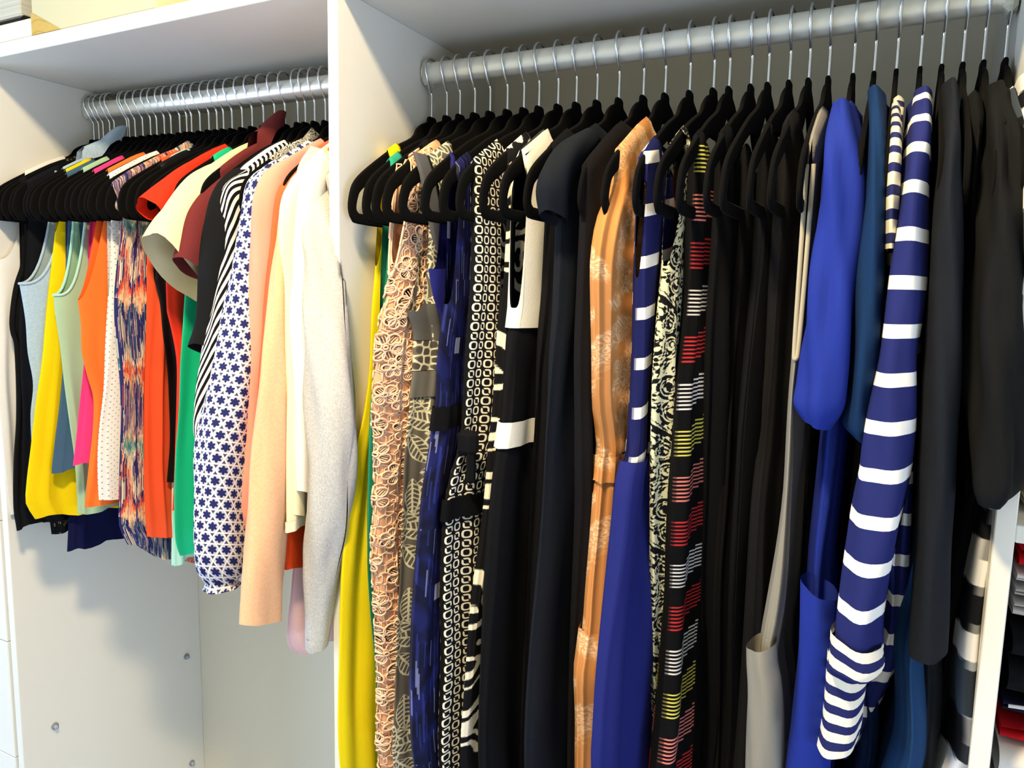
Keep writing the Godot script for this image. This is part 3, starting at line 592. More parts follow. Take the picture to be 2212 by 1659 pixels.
	hanger(-0.301, 0.355, 2.5, "tan floral satin dress")
	garment("striped_dress", "navy dress with white bar stripes on the bodice and a royal blue skirt", "dress", -0.266, 0.355, 1.5, [-335, 195, 0, 20, -392, 191, 0, 20, -449, 190, 0, 20, -507, 194, 0, 20, -556, 198, 0, 20, -585, 215, 0, 20, -648, 224, 0, 20, -733, 238, 0, 20, -817, 251, 0, 20, -903, 261, 0, 20, -938, 264, 0, 20, -1280, 190, 0, 22], M.bars, {"wn": 0.15, "ws": 0.19, "p": 1.6, "yn": -0.33, "fold": 0.006, "freq": 14, "slant": 0.0})
	band("skirt", -0.563, -1.282, fab("20266b"), .0065)
	hanger(-0.266, 0.355, 1.5, "navy dress with the white bars")
	garment("bandana_dress", "black and cream bandana print dress on thin black straps", "dress", -0.233, 0.355, 3.5, [-320, 171, 0, 18, -379, 183, 0, 18, -447, 191, 0, 18, -505, 190, 0, 18, -564, 186, 0, 18, -658, 173, 0, 18, -757, 157, 0, 18, -863, 139, 0, 18, -1019, 114, 0, 18, -1280, 150, 0, 18], M.bandana, {"wn": 0.125, "ws": 0.135, "p": 1.1, "yn": -0.36, "fold": 0.005})
	hanger(-0.233, 0.355, 3.5, "bandana print dress")
	garment("maxi_dress", "black maxi dress with stacked bands of red, yellow and white dashes", "dress", -0.212, 0.355, 2, [-288, 150, 0, 26, -356, 146, 0, 26, -414, 156, 0, 26, -470, 171, 0, 26, -528, 173, 0, 26, -593, 174, 0, 26, -672, 173, 0, 26, -747, 168, 0, 26, -821, 173, 0, 26, -896, 177, 0, 26, -968, 186, 0, 26, -1280, 200, 0, 26], M.dash, {"wn": 0.14, "ws": 0.18, "p": 1.1, "yn": -0.33, "fold": 0.005, "freq": 14})
	hanger(-0.212, 0.355, 2, "black dress with coloured dashes")
	garment("black_dress", "matt black dress right of the dress with coloured dashes", "dress", -0.183, 0.355, 1.5, [-311, 151, 0, 18, -390, 147, 0, 18, -477, 136, 0, 18, -568, 130, 0, 18, -695, 121, 0, 18, -1024, 75, 0, 18, -1280, 180, 0, 20], fab("0a0a0c", 0.9), {"wn": 0.13, "ws": 0.17, "p": 1.3, "yn": -0.3, "fold": 0.006})
	hanger(-0.183, 0.355, 1.5, "matt black dress")
	garment("black_dress", "black jersey dress with a knotted shoulder", "dress", -0.161, 0.355, 2.5, [-286, 110, 0, 18, -355, 118, 0, 18, -436, 122, 0, 18, -507, 125, 0, 18, -599, 117, 0, 18, -725, 112, 0, 18, -1020, 71, 0, 18, -1280, 180, 0, 20], fab("0e0d0e", 0.9), {"wn": 0.12, "ws": 0.19, "p": 1.3, "yn": -0.3, "fold": 0.006})
	hanger(-0.161, 0.355, 2.5, "black jersey dress")
	garment("black_dress", "black tiered dress with a narrow strap", "dress", -0.134, 0.355, 2, [-310, 133, 0, 18, -377, 147, 0, 18, -443, 160, 0, 18, -509, 167, 0, 18, -585, 161, 0, 18, -705, 154, 0, 18, -991, 105, 0, 18, -1280, 185, 0, 20], fab("0b0b0c", 0.9), {"wn": 0.13, "ws": 0.18, "p": 1.4, "yn": -0.32, "fold": 0.006})
	hanger(-0.134, 0.355, 2, "black tiered dress")
	garment("black_dress", "charcoal black sleeveless dress with a deep armhole beside the taupe dress", "dress", -0.110, 0.355, 2.5, [-426, 137, 0, 19, -476, 144, 0, 19, -533, 148, 0, 19, -593, 163, 0, 19, -667, 168, 0, 19, -790, 159, 0, 19, -957, 149, 0, 19, -1280, 190, 0, 20], fab("141314", 0.9), {"wn": 0.1, "ws": 0.185, "p": 1.6, "yn": -0.3, "fold": 0.005})
	hanger(-0.110, 0.355, 2.5, "charcoal black sleeveless dress")
	garment("taupe_dress", "taupe knitted dress with a long narrow armhole and a side pocket", "dress", -0.086, 0.355, 1, [-422, 200, 6, 7, -467, 200, 5, 6, -530, 200, 6, 7, -584, 200, 6, 7, -650, 200, 4, 9, -724, 200, -1, 12, -777, 200, -6, 13, -822, 200, -1, 15, -914, 200, 3, 16, -1280, 200, -75, 30], fab("8c877a", 0.9), {"wn": 0.1, "ws": 0.185, "p": 2.2, "yn": -0.3, "fold": 0.003})
	armhole_binding(cloth(hexc("aca58f"), .9))
	sleeve("pocket", [-8, -756, 205, -16, -6, 0, 0, 0, 30, -6, -780, 205, -17, -4, 0, 0, 0, 30, -1, -819, 205, -19, -5, 0, 0, 0, 28, 3, -915, 200, -21, -7, 0, 0, 0, 26], fab("8c877a", 0.9), 0.0015)
	hanger(-0.086, 0.355, 1, "taupe knitted dress")
	garment("jacket", "cobalt blue jacket with a wide elbow length sleeve", "jacket", -0.057, 0.355, 0, [-234, 190, 4, 14, -332, 180, 8, 16, -487, 180, 15, 15, -648, 185, 13, 16, -758, 185, 18, 18, -912, 180, 19, 20, -1280, 170, -30, 30], fab("1f3088", 0.9), {"sleeved": true, "wn": 0.085, "yn": -0.18, "fold": 0.004})
	sleeve("sleeve", [-1, -131, 80, -14, 6, 0, 0, 0, 50, 5, -197, 150, -23, 5, 0, 0, 0, 70, 8, -273, 190, -23, 1, 0, 0, 0, 50, 8, -333, 205, -24, 0, 0, 0, 0, 45, 8, -392, 215, -25, -1, 0, 0, 0, 42, 7, -442, 220, -26, -2, 0, 0, 0, 40, 5, -469, 222, -26, 0, 0, 0, 0, 38, 4, -490, 222, -15, 3, 0, 0, 0, 30], fab("1f3088", 0.9), 0.003)
	sleeve("pocket", [16, -677, 205, -20, 8, 0, 0, 0, 32, 18, -716, 205, -21, 1, 0, 0, 0, 32, 19, -777, 200, -22, -3, 0, 0, 0, 30, 18, -845, 195, -23, -7, 0, 0, 0, 30, 17, -942, 190, -25, -9, 0, 0, 0, 30], fab("1f3088", 0.9), 0.0015)
	hanger(-0.057, 0.355, 0, "cobalt blue jacket")
	garment("jacket", "petrol blue jacket hanging right of the cobalt one", "jacket", -0.033, 0.355, 0, [-245, 190, 12, 11, -382, 180, 20, 14, -537, 170, 30, 9, -699, 170, 37, 9, -904, 160, 56, 11, -1280, 160, 0, 30], fab("102c52", 0.9), {"sleeved": true, "wn": 0.085, "yn": -0.16, "fold": 0.004})
	sleeve("sleeve", [7, -119, 80, -10, 3, 0, 0, 0, 50, 14, -183, 150, -10, 3, 0, 0, 0, 60, 17, -260, 190, -11, 0, 0, 0, 0, 45, 18, -333, 200, -14, 0, 0, 0, 0, 42, 21, -410, 210, -14, -1, 0, 0, 0, 40, 19, -457, 212, -13, 1, 0, 0, 0, 36, 18, -490, 212, -16, 6, 0, 0, 0, 32, 23, -503, 212, -8, 3, 0, 0, 0, 28], fab("102c52", 0.9), 0.0015)
	hanger(-0.033, 0.355, 0, "petrol blue jacket")
	garment("striped_jersey", "cream and navy striped top with narrow bands, left of the navy striped sweater", "top", -0.008, 0.355, 0, [-205, 200, 5, 7, -260, 190, 8, 8, -332, 170, 13, 8, -486, 150, 22, 8], M.bretonb, {"sleeved": true, "wn": 0.08, "yn": -0.17})
	sleeve("sleeve", [4, -138, 90, -5, 2, 0, 0, 0, 40, 6, -179, 150, -6, 2, 0, 0, 0, 50, 7, -218, 190, -7, 1, 0, 0, 0, 40, 8, -257, 200, -7, 0, 0, 0, 0, 35, 10, -304, 200, -7, 0, 0, 0, 0, 30], M.bretonb, 0.0015)
	hanger(-0.008, 0.355, 0, "cream and navy banded top")
	garment("striped_sweater", "navy sweater with bold white hoops and a turned back striped cuff", "sweater", 0.018, 0.355, 0, [-247, 190, 0, 12, -380, 175, 10, 15, -533, 170, 15, 13, -639, 165, 18, 16, -751, 160, 18, 18, -900, 160, -30, 30], M.breton, {"sleeved": true, "wn": 0.085, "yn": -0.16, "fold": 0.003})
	sleeve("sleeve", [4, -124, 80, -9, 2, 0, 0, 0, 50, 3, -185, 150, -12, 2, 0, 0, 0, 60, 1, -238, 190, -14, 1, 0, 0, 0, 48, 1, -295, 205, -16, 1, 0, 0, 0, 45, 0, -352, 215, -18, 0, 0, 0, 0, 44, -2, -409, 220, -18, -1, 0, 0, 0, 44, -3, -466, 225, -22, -2, 0, 0, 0, 44, -4, -524, 228, -24, -3, 0, 0, 0, 44, -8, -583, 232, -24, -3, 0, 0, 0, 44, -12, -633, 235, -23, -3, 0, 0, 0, 44, -16, -686, 238, -23, -3, 0, 0, 0, 44, -16, -716, 238, -24, 1, 0, 0, 0, 43], M.breton, 0.0015)
	sleeve("cuff", [-17, -706, 240, -24, 2, 0, 0, 0, 49, -15, -729, 240, -26, 1, 0, 0, 0, 49, -17, -740, 240, -25, -1, 0, 0, 0, 46], M.bretonc, 0.0015)
	sleeve("under_sleeve", [-22, -736, 225, -21, 1, 0, 0, 0, 34, -24, -780, 222, -20, -3, 0, 0, 0, 34, -25, -823, 220, -20, -5, 0, 0, 0, 34, -27, -847, 220, -20, -9, 0, 0, 0, 34], M.bretonc, 0.0015)
	hanger(0.018, 0.355, 0, "navy sweater with white hoops")
	garment("cardigan", "dark slate navy long cardigan right of the hooped sweater", "cardigan", 0.041, 0.355, 0, [-239, 190, 8, 10, -379, 190, 16, 14, -524, 195, 24, 16, -675, 195, 29, 16, -865, 195, 35, 18, -1280, 190, -40, 35], fab("181b21", 0.9), {"sleeved": true, "wn": 0.085, "yn": -0.15, "fold": 0.004})
	sleeve("sleeve", [7, -119, 80, -8, 3, 0, 0, 0, 50, 8, -188, 150, -10, 3, 0, 0, 0, 60, 9, -264, 200, -13, 2, 0, 0, 0, 45, 13, -341, 210, -15, 0, 0, 0, 0, 42, 17, -425, 215, -17, -1, 0, 0, 0, 42, 20, -519, 220, -17, -2, 0, 0, 0, 40, 23, -616, 222, -16, -3, 0, 0, 0, 40, 25, -715, 224, -17, -4, 0, 0, 0, 38], fab("181b21", 0.9), 0.0015)
	hanger(0.041, 0.355, 0, "dark slate navy cardigan")
	garment("long_tunic", "dark blue long garment below the slate navy cardigan sleeve", "top", 0.029, 0.355, 0, [-331, 150, 23, 7, -482, 150, 29, 9, -653, 190, 32, 13, -727, 205, 25, 16, -860, 210, 33, 18, -1280, 210, -60, 40], fab("1f3f66", 0.9), {"wn": 0.09, "ws": 0.13, "yn": -0.3})
	garment("black_cardigan", "soft black cardigan between the slate navy cardigan and the black jacket", "cardigan", 0.063, 0.355, 0, [-238, 180, 9, 8, -378, 170, 21, 8, -527, 160, 32, 7, -685, 150, 40, 7, -1280, 150, -30, 20], fab("131414", 0.9), {"sleeved": true, "wn": 0.085, "yn": -0.15})
	hanger(0.063, 0.355, 0, "soft black cardigan")
	garment("jacket", "black jacket with a wide bent sleeve nearest the white upright", "jacket", 0.084, 0.355, -1, [-239, 180, 6, 13, -331, 170, 14, 15, -475, 160, 25, 15, -720, 150, 0, 25], fab("121314", 0.9), {"sleeved": true, "wn": 0.085, "yn": -0.14})
	sleeve("sleeve", [8, -124, 70, -10, 3, 0, 0, 0, 50, 8, -190, 140, -16, 4, 0, 0, 0, 60, 9, -258, 180, -20, 2, 0, 0, 0, 50, 11, -313, 200, -22, 0, 0, 0, 0, 50, 13, -377, 210, -24, -1, 0, 0, 0, 48, 18, -440, 215, -25, -2, 0, 0, 0, 46, 21, -496, 218, -23, -1, 0, 0, 0, 44, 22, -533, 220, -19, -1, 0, 0, 0, 42, 19, -550, 220, -11, 0, 0, 0, 0, 36], fab("121314", 0.9), 0.004)
	hanger(0.084, 0.355, -1, "black wide sleeve jacket")
	garment("block_dress", "black dress with white, slate and blue panels beside the white upright", "dress", 0.106, 0.355, -1, [-197, 190, 0, 7, -267, 180, 8, 9, -545, 200, 7, 8, -613, 205, 2, 11, -686, 210, -1, 13, -762, 212, 0, 14, -843, 212, 3, 14, -1280, 210, -100, 40], M.blocks, {"sleeved": true, "wn": 0.085, "yn": -0.14, "fold": 0.003})
	sleeve("sleeve", [11, -118, 80, -8, 2, 0, 0, 0, 50, 8, -188, 150, -10, 3, 0, 0, 0, 50, 7, -243, 190, -11, 2, 0, 0, 0, 45, 10, -296, 200, -10, 1, 0, 0, 0, 40, 14, -332, 200, -8, 1, 0, 0, 0, 35], M.blocks, 0.0015)
	hanger(0.106, 0.355, -1, "panelled black dress")

# ---------------------------------------------------------------- garment details
func collar(wmax: float, mat: Material) -> void:
	var P := []; var U := []
	for i in 15:
		var q := i / 14.0
		var w := lerpf(.010, wmax + .02, q)
		var h := .030 * (1.0 - .25 * q) * minf(1.0, q * 6.0 + .5)
		var y := arm(w) + .006
		var k := sin(PI * minf(q * 1.02, 1.0)) * .006 + .006
		var dn := .004 + .022 * smoothstep(.3, 1.0, q)
		P.append(PackedVector3Array([Vector3(k + .006, y - dn, w + .006), Vector3(k + .003, y + h * .55, w), Vector3(.004, y + h, w - .008), Vector3(-.004, y + h, w - .008), Vector3(-k - .003, y + h * .55, w), Vector3(-k - .006, y - dn, w + .006)]))
		var u := PackedVector2Array()
		for j in 6: u.append(Vector2(j * .012, w))
		U.append(u)
	part("collar", grid(P, U, false), mat, last.root)

func edge_point(a: float, sg: float) -> Vector3:
	var t := top_at(last, a * last.W0)
	return spot(last, a, sg, t - .001, t)

func armhole_binding(mat: Material) -> void:
	for side in [1.0, -1.0]:
		var path := []
		var a0: float = last.ws / last.W0 + .004
		for i in 17: path.append(edge_point(side * lerpf(a0, 1.0, sin(i / 16.0 * PI / 2)), 1.0))
		for i in range(15, -1, -1): path.append(edge_point(side * lerpf(a0, 1.0, sin(i / 16.0 * PI / 2)), -1.0))
		part("armhole_binding", tube(path, .0028, 6), mat, last.body_node)

func strap(pts: Array, mat: Material) -> void:
	var P := []; var U := []; var n := pts.size()
	for i in n:
		var q := float(i) / (n - 1)
		var x := lerpf(.004, .016, smoothstep(0.0, .25, q))
		var hw := lerpf(.019, .014, q)
		var c := Vector3(x, pts[i][1], pts[i][0])
		var d := Vector3(.35 * q, 0, -1).normalized() * hw; var t := Vector3(.0012, 0, 0)
		P.append(PackedVector3Array([c - d, c - d * .5 + t, c + d * .5 + t, c + d, c + d * .5 - t, c - d * .5 - t, c - d]))
		var u := PackedVector2Array()
		for j in 7: u.append(Vector2(j * .01, q * .3))
		U.append(u)
	part("strap", grid(P, U, true, true), mat, last.root)

func tie(u: float, y: float) -> void:
	var m := cloth(hexc("0b0b0e"), .9)
	part("belt_loop", box(Vector3(.030, .034, .020), .006), m, last.root, Vector3(.016, y + .02, u - .005))
	part("belt_end", box(Vector3(.012, .050, .016), .005), m, last.root, Vector3(.022, y - .012, u - .004))

func pocket(_u: float, y: float, mat: Material) -> void:
	band("pocket", y, y - .34, mat, .006)

func pocket_rim(c: Array, r: float) -> void:
	var path := []
	for i in 13:
		var q := i / 12.0 * 2.0 - 1.0
		path.append(Vector3(c[0] + q * r, c[1] + .055 * q * q, c[2] + .012 * (1 - q * q)))
	var mat: Material = last.root.get_child(0).material_override
	part("pocket_edge", tube(path, .0032, 6), mat, last.body_node)

func on_cloth(a: float, sg: float, y: float, out: float) -> Vector3:
	if a > 1.0: a = 2.0 - a; sg = -sg
	var t := top_at(last, a * last.W0)
	return spot(last, a, sg, minf(y, t - .002), t, out)

func lace() -> void:
	var vs := PackedVector3Array(); var ns := PackedVector3Array(); var us := PackedVector2Array(); var ix := PackedInt32Array()
	var add := func(path: Array, r: float, sides: int):
		var base := vs.size()
		for i in path.size():
			var t: Vector3 = (path[mini(i + 1, path.size() - 1)] - path[maxi(i - 1, 0)]).normalized()
			var s := t.cross(Vector3(.6, .1, .8)).normalized(); var up := s.cross(t)
			for k in sides:
				var an := TAU * k / sides
				var d := s * cos(an) + up * sin(an)
				vs.append(path[i] + d * r); ns.append(d); us.append(Vector2.ZERO)
		for i in path.size() - 1:
			for k in sides:
				var a := base + i * sides + k; var b := base + i * sides + (k + 1) % sides
				ix.append_array([a, b, a + sides, b, b + sides, a + sides])
	var W: float = last.W0
	# net of small cells
	var sp := .017
	for j in range(0, 62):
		for i in range(-3, 19):
			var y: float = -.17 - j * sp * .87
			var a := (i + .5 * (j % 2)) * sp / W * .75
			if a > 1.55 or a < -.3: continue
			var jit := Vector2(rng.randf_range(-.2, .2), rng.randf_range(-.2, .2)) * sp
			var ring := []
			for k in 7:
				var an := TAU * k / 6 + .5
				ring.append(on_cloth(a + (jit.x + cos(an) * sp * .56) / W, 1.0, y + jit.y + sin(an) * sp * .56, .0022))
			add.call(ring, .0011, 4)
	# flowers: filled, outlined petals round a small ring, raised above the net
	for j in 27:
		for i in 8:
			var y: float = -.16 - j * .038 - rng.randf_range(0, .026)
			var a := (-.01 + i * .037 + .018 * (j % 2) + rng.randf_range(-.012, .012)) / W
			if a > 1.5: continue
			var R := rng.randf_range(.013, .022); var ph := rng.randf() * TAU
			var petals := rng.randi_range(4, 6); var fat := rng.randf_range(.30, .44)
			for p in petals:
				var th := ph + TAU * p / petals * (1.0 if rng.randf() > .2 else 1.07)
				var loop := []
				for k in 15:
					var q := TAU * k / 14
					var rr := R * (.62 - .38 * cos(q)); var sw := sin(q) * R * fat
					loop.append(on_cloth(a + (cos(th) * rr - sin(th) * sw) / W, 1.0, y + sin(th) * rr + cos(th) * sw, .0050))
				add.call(loop, .0015, 5)
				var mid := on_cloth(a + cos(th) * R * .6 / W, 1.0, y + sin(th) * R * .6, .0034)
				var base := vs.size()
				var nn: Vector3 = (loop[3] - mid).cross(loop[10] - mid).normalized()
				if nn.dot(Vector3(1, 0, 1)) < 0: nn = -nn
				vs.append(mid); ns.append(nn); us.append(Vector2.ZERO)
				for k in 15: vs.append(loop[k] * .7 + mid * .3 - nn * .0006); ns.append(nn); us.append(Vector2.ZERO)
				if p % 2 == 0 or R > .018:
					for k in 14: ix.append_array([base, base + 1 + k, base + 2 + k])
				for vv in 3:
					var vein := []
					for k in 3:
						var rr := R * lerpf(.35, .80, k / 2.0)
						var sd := (vv - 1) * R * .16
						vein.append(on_cloth(a + (cos(th) * rr - sin(th) * sd) / W, 1.0, y + sin(th) * rr + cos(th) * sd, .0042))
					add.call(vein, .0009, 4)
			var c := []
			for k in 9: c.append(on_cloth(a + cos(TAU * k / 8) * .0028 / W, 1.0, y + sin(TAU * k / 8) * .0028, .006))
			add.call(c, .0016, 5)
	var o := part("lace_overlay", pack(vs, ns, us, ix), cloth(hexc("f6cdaa"), .5), last.root)
	o.set_meta("kind", "stuff"); o.set_meta("label", "raised peach floral lace")

# ---------------------------------------------------------------- prints
func frac(x: float) -> float: return x - floorf(x)
func hash1(i: int) -> float: return frac(sin(i * 127.1 + 11.7) * 43758.5453)

func print_cloth(key: String, n: int, h: int, size: Vector2, f: Callable, rough := .9) -> void:
	M[key] = cloth(Color.WHITE, rough, image(n, h, f), Vector2(1.0 / size.x, 1.0 / size.y))

func cells(u: float, v: float, n: int, seed_: int) -> Vector2:    # two nearest jittered points, tiling
	var d1 := 9.0; var d2 := 9.0
	var x := u * n; var y := v * n
	for j in range(-1, 2):
		for i in range(-1, 2):
			var cx := floori(x) + i; var cy := floori(y) + j
			var k := posmod(cx, n) + posmod(cy, n) * n + seed_ * 977
			var d := Vector2(cx + .15 + .7 * hash1(k) - x, cy + .15 + .7 * hash1(k + 5003) - y).length()
			if d < d1: d2 = d1; d1 = d
			elif d < d2: d2 = d
	return Vector2(d1, d2)

func fab(h: String, r := .9) -> StandardMaterial3D:     # plain cloth with a fine woven surface
	var m := cloth(hexc(h), r)
	m.normal_enabled = true; m.normal_texture = T.weave; m.normal_scale = .55
	m.uv1_scale = Vector3(20, 20, 1)
	return m

func textures() -> void:
	var hm := image(128, 128, func(u, v):
		var i := int(u * 128.0); var j := int(v * 128.0)
		var s := .30 + .20 * hash1(i * 3 + (j / 9) * 411) + .22 * hash1(j * 5 + (i / 7) * 613 + 77) + .28 * hash1(i + j * 131)
		return Color(s, s, s)).get_image()
	hm.bump_map_to_normal_map(1.6)
	hm.generate_mipmaps()
	T.weave = ImageTexture.create_from_image(hm)
	var noise := FastNoiseLite.new(); noise.seed = 5; noise.noise_type = FastNoiseLite.TYPE_SIMPLEX; noise.frequency = 1.0
	noise.fractal_octaves = 3
	var torus := func(u: float, v: float, k: float) -> float:   # tiling noise
		return noise.get_noise_3d(cos(u * TAU) * k, sin(u * TAU) * k + cos(v * TAU) * k * 1.3, sin(v * TAU) * k * 1.3)
	var navy := hexc("1c2150"); var cream := hexc("efe6cd"); var black := hexc("111114"); var white := hexc("f4f0e6")
	print_cloth("star", 104, 180, Vector2(.0195, .0338), func(u, v):
		var p := Vector2(u * 1.0, v * 1.732)
		var best := 9.0; var bd := Vector2.ZERO
		for q in [Vector2(0, 0), Vector2(1, 0), Vector2(0, 1.732), Vector2(1, 1.732), Vector2(.5, .866)]:
			var d: Vector2 = p - q
			if d.length() < best: best = d.length(); bd = d
		var an := bd.angle()
		if best < .20 + .15 * absf(cos(an * 3.0 + PI / 2)): return hexc("262c63")
		for k in 3:
			var dir := Vector2.from_angle(k * PI / 3 + PI / 2)
			if absf(frac(p.dot(dir) / .866) - .5) < .06: return white
		if best > .50: return hexc("40456f")
		return hexc("c6c6cf"))
	print_cloth("diag", 64, 64, Vector2(.0088, .027), func(u, v): return white if frac(u + v) < .5 else black)
	print_cloth("zebra", 192, 192, Vector2(.11, .11), func(u, v):
		var w: float = torus.call(u, v, .55)
		return cream if frac(w * 9.0 + u * 2.0) < .55 else black)
	print_cloth("dots", 48, 48, Vector2(.011, .011), func(u, v):
		return hexc("8d8580") if Vector2(frac(u) - .5, frac(v) - .5).length() < .08 or Vector2(frac(u + .5) - .5, frac(v + .5) - .5).length() < .08 else hexc("eee9e2"))
	var ik := [hexc("e3b684"), hexc("e9b98a"), hexc("27285a"), hexc("2b2b5e"), hexc("e8c9a5"), hexc("e0673a"), hexc("d8432f"), hexc("ddb184"), hexc("2d2e66"), hexc("8f7486"), hexc("dcc29c"), hexc("3c7f7d"), hexc("6aa59c"), hexc("e7d3b0"), hexc("26285a"), hexc("d9573a")]
	print_cloth("ikat", 192, 512, Vector2(.054, .40), func(u, v):
		var c := int(u * 96.0)
		var m := absf(frac(u * 2.0) - .5) * 2.0
		var t: float = v * 16.0 + m * 2.2 * sin(v * TAU * 3.0) + hash1(c) * 1.7
		var k := posmod(int(floorf(t)), 16)
		var h := hash1(c * 3 + int(v * 7.0 + hash1(c + 900)) * 71)
		if h > .72: k = posmod(k + 5 + int(h * 20.0) % 5, 16)
		elif m > .86: k = 2
		return ik[k])
	print_cloth("geo", 120, 120, Vector2(.0245, .0265), func(u, v):
		var cu := floori(u * 2.0); var cv := floori(v * 2.0)
		var p := Vector2(frac(u * 2.0) - .5, frac(v * 2.0) - .5)
		var odd := (cu + cv) % 2 == 1
		var d := pow(pow(absf(p.x) / (.43 if not odd else .36), 3.0) + pow(absf(p.y) / (.45 if not odd else .40), 3.0), 1.0 / 3.0)
		if odd and absf(p.x - p.y) < .07: return black
		var hole := pow(pow(absf(p.x) / .20, 3.0) + pow(absf(p.y) / .24, 3.0), 1.0 / 3.0)
		return cream if d < 1.0 and hole > (1.25 if not odd else 1.0) else black)
	print_cloth("swirl", 256, 256, Vector2(.33, .33), func(u, v):
		var w: float = torus.call(u, v, .40)
		return cream if sin(w * 15.0 + v * TAU) > .28 else black)
	var leaves := []
	for k in 30: leaves.append([hash1(k * 3), hash1(k * 3 + 1), hash1(k * 3 + 2) * TAU, .16 + .07 * hash1(k + 60)])
	print_cloth("leaf", 256, 256, Vector2(.165, .165), func(u, v):
		for l in leaves:
			var d := Vector2(frac(u - l[0] + .5) - .5, frac(v - l[1] + .5) - .5).rotated(-l[2])
			var x: float = d.x / l[3]; var y: float = d.y / (l[3] * .46)
			if absf(x) > 1.0: continue
			var e := absf(y) / maxf((1.0 - x * x), .001)
			if e > 1.0: continue
			if e > .82 or absf(y) < .10 or frac(x * 4.0 - absf(y) * 1.1) < .34: return hexc("e0d9b6")
			return hexc("615d55")
		return hexc("6b665e"))
	print_cloth("spots", 160, 160, Vector2(.075, .075), func(u, v):
		var d := cells(u, v, 6, 3)
		return hexc("d8d2b2") if d.y - d.x < .20 else (hexc("4e4a44") if d.x < .38 else hexc("6a655c")))
	print_cloth("tiedye", 256, 320, Vector2(.14, .34), func(u, v):
		var st := hash1(int(u * 128.0) * 7 + int(v * 9.0 + hash1(int(u * 128.0)) * 3.0) * 131)
		var n1: float = torus.call(u, v, .8)
		var c := hexc("0d0e26").lerp(hexc("171c50"), clampf(n1 * 1.6 + .35, 0, 1))
		if st > .955: c = c.lerp(hexc("aeb2d8"), .6)
		elif st > .84: c = c.lerp(hexc("35409a"), .5)
		for q in [Vector2(.2, .27), Vector2(.62, .30), Vector2(.42, .78), Vector2(.85, .80)]:
			if absf(frac(u - q.x + .5) - .5) < .045 and absf(frac(v - q.y + .5) - .5) < .034: c = hexc("d8d2d6").lerp(c, .15 + .35 * hash1(int(u * 256.0)))
		return c, .6)
	print_cloth("lace", 8, 8, Vector2(1, 1), func(_u, _v): return hexc("e3a87d"), .5)
	print_cloth("bead", 128, 64, Vector2(.05, .05), func(u, v):
		var c := int(u * 24.0)
		return hexc("8c7a50") if hash1(c * 5 + int(v * 4.0) * 37) > .72 and frac(v * 4.0 + hash1(c)) < .6 and frac(u * 24.0) < .5 else black)
	print_cloth("denim", 128, 128, Vector2(.06, .06), func(u, v):
		return hexc("b3c6d4").lerp(hexc("9fb6c8"), clampf(.5 + torus.call(u, v, 2.2) * .9 + (.12 if frac((u + v) * 32.0) < .5 else -.12), 0, 1)))
	print_cloth("heather", 160, 160, Vector2(.10, .10), func(u, v):
		var h := hash1(int(u * 160.0) + int(v * 60.0) * 173)
		return hexc("c4c2bc").lerp(hexc("a9a7a2") if h < .5 else hexc("d6d4ce"), absf(h - .5) * 1.3 + absf(torus.call(u, v, 1.5)) * .3))
	print_cloth("peachknit", 128, 128, Vector2(.07, .07), func(u, v):
		var h := hash1(int(u * 64.0) * 3 + int(v * 128.0) * 191)
		return hexc("efbd94").lerp(hexc("e2a87c"), h * .55 + clampf(torus.call(u, v, 1.4), -.12, .12)))
	print_cloth("breton", 4, 192, Vector2(1, .0478), func(_u, v): return white if v > .35 and v < .64 else hexc("222861"))
	print_cloth("bretonb", 4, 96, Vector2(1, .0235), func(_u, v): return hexc("e6dcba") if v < .56 else hexc("262a58"))
	print_cloth("bretonc", 4, 96, Vector2(1, .0205), func(_u, v): return hexc("efe8d4") if v < .52 else hexc("23285c"))
	print_cloth("bars", 128, 192, Vector2(.10, .062), func(u, v): return white if frac(v + u * .35) < .24 and frac(u * 2.0) < .82 else hexc("1a1e52"))
	print_cloth("bandana", 256, 256, Vector2(.12, .16), func(u, v):
		var d := cells(u, v, 4, 9)
		var w: float = torus.call(u, v, .7)
		var dark: bool = sin(w * 8.0 + v * TAU) > .1
		var fg := hexc("d9d6ae") if dark else black; var bg := black if dark else hexc("d9d6ae")
		if absf(sin(w * 8.0 + v * TAU) - .1) < .10: return hexc("e6e3c4") if dark else black
		var pd := cells(u, v, 11, 4)
		if pd.x < .20: return fg
		if absf(d.x - .34) < .05 or absf(d.x - .20) < .035: return fg
		return bg)
	var dashes := [hexc("e4e0dc"), hexc("c23034"), hexc("e4e0dc"), hexc("d8d25c"), hexc("df8074"), hexc("c23034")]
	print_cloth("dash", 128, 1024, Vector2(.075, .348), func(u, v):
		var stair := floorf(u * 6.0) * .10
		var y: float = v * 6.0 + stair
		var blk := posmod(int(floorf(y)), 6)
		var q := frac(y)
		if u > .72 or q > .60: return hexc("0b0b0d")
		return dashes[blk] if frac(q / .60 * 7.0) < .44 else hexc("0b0b0d"))
	print_cloth("tanfloral", 256, 256, Vector2(.17, .24), func(u, v):
		var w: float = torus.call(u, v, .62); var w2: float = torus.call(u + .37, v + .2, 1.1)
		var k := smoothstep(-.15, .25, w) * (.55 + .45 * sin(w2 * 26.0))
		return hexc("c5854a").lerp(hexc("ecc9a0"), clampf(k, 0, 1)), .5)
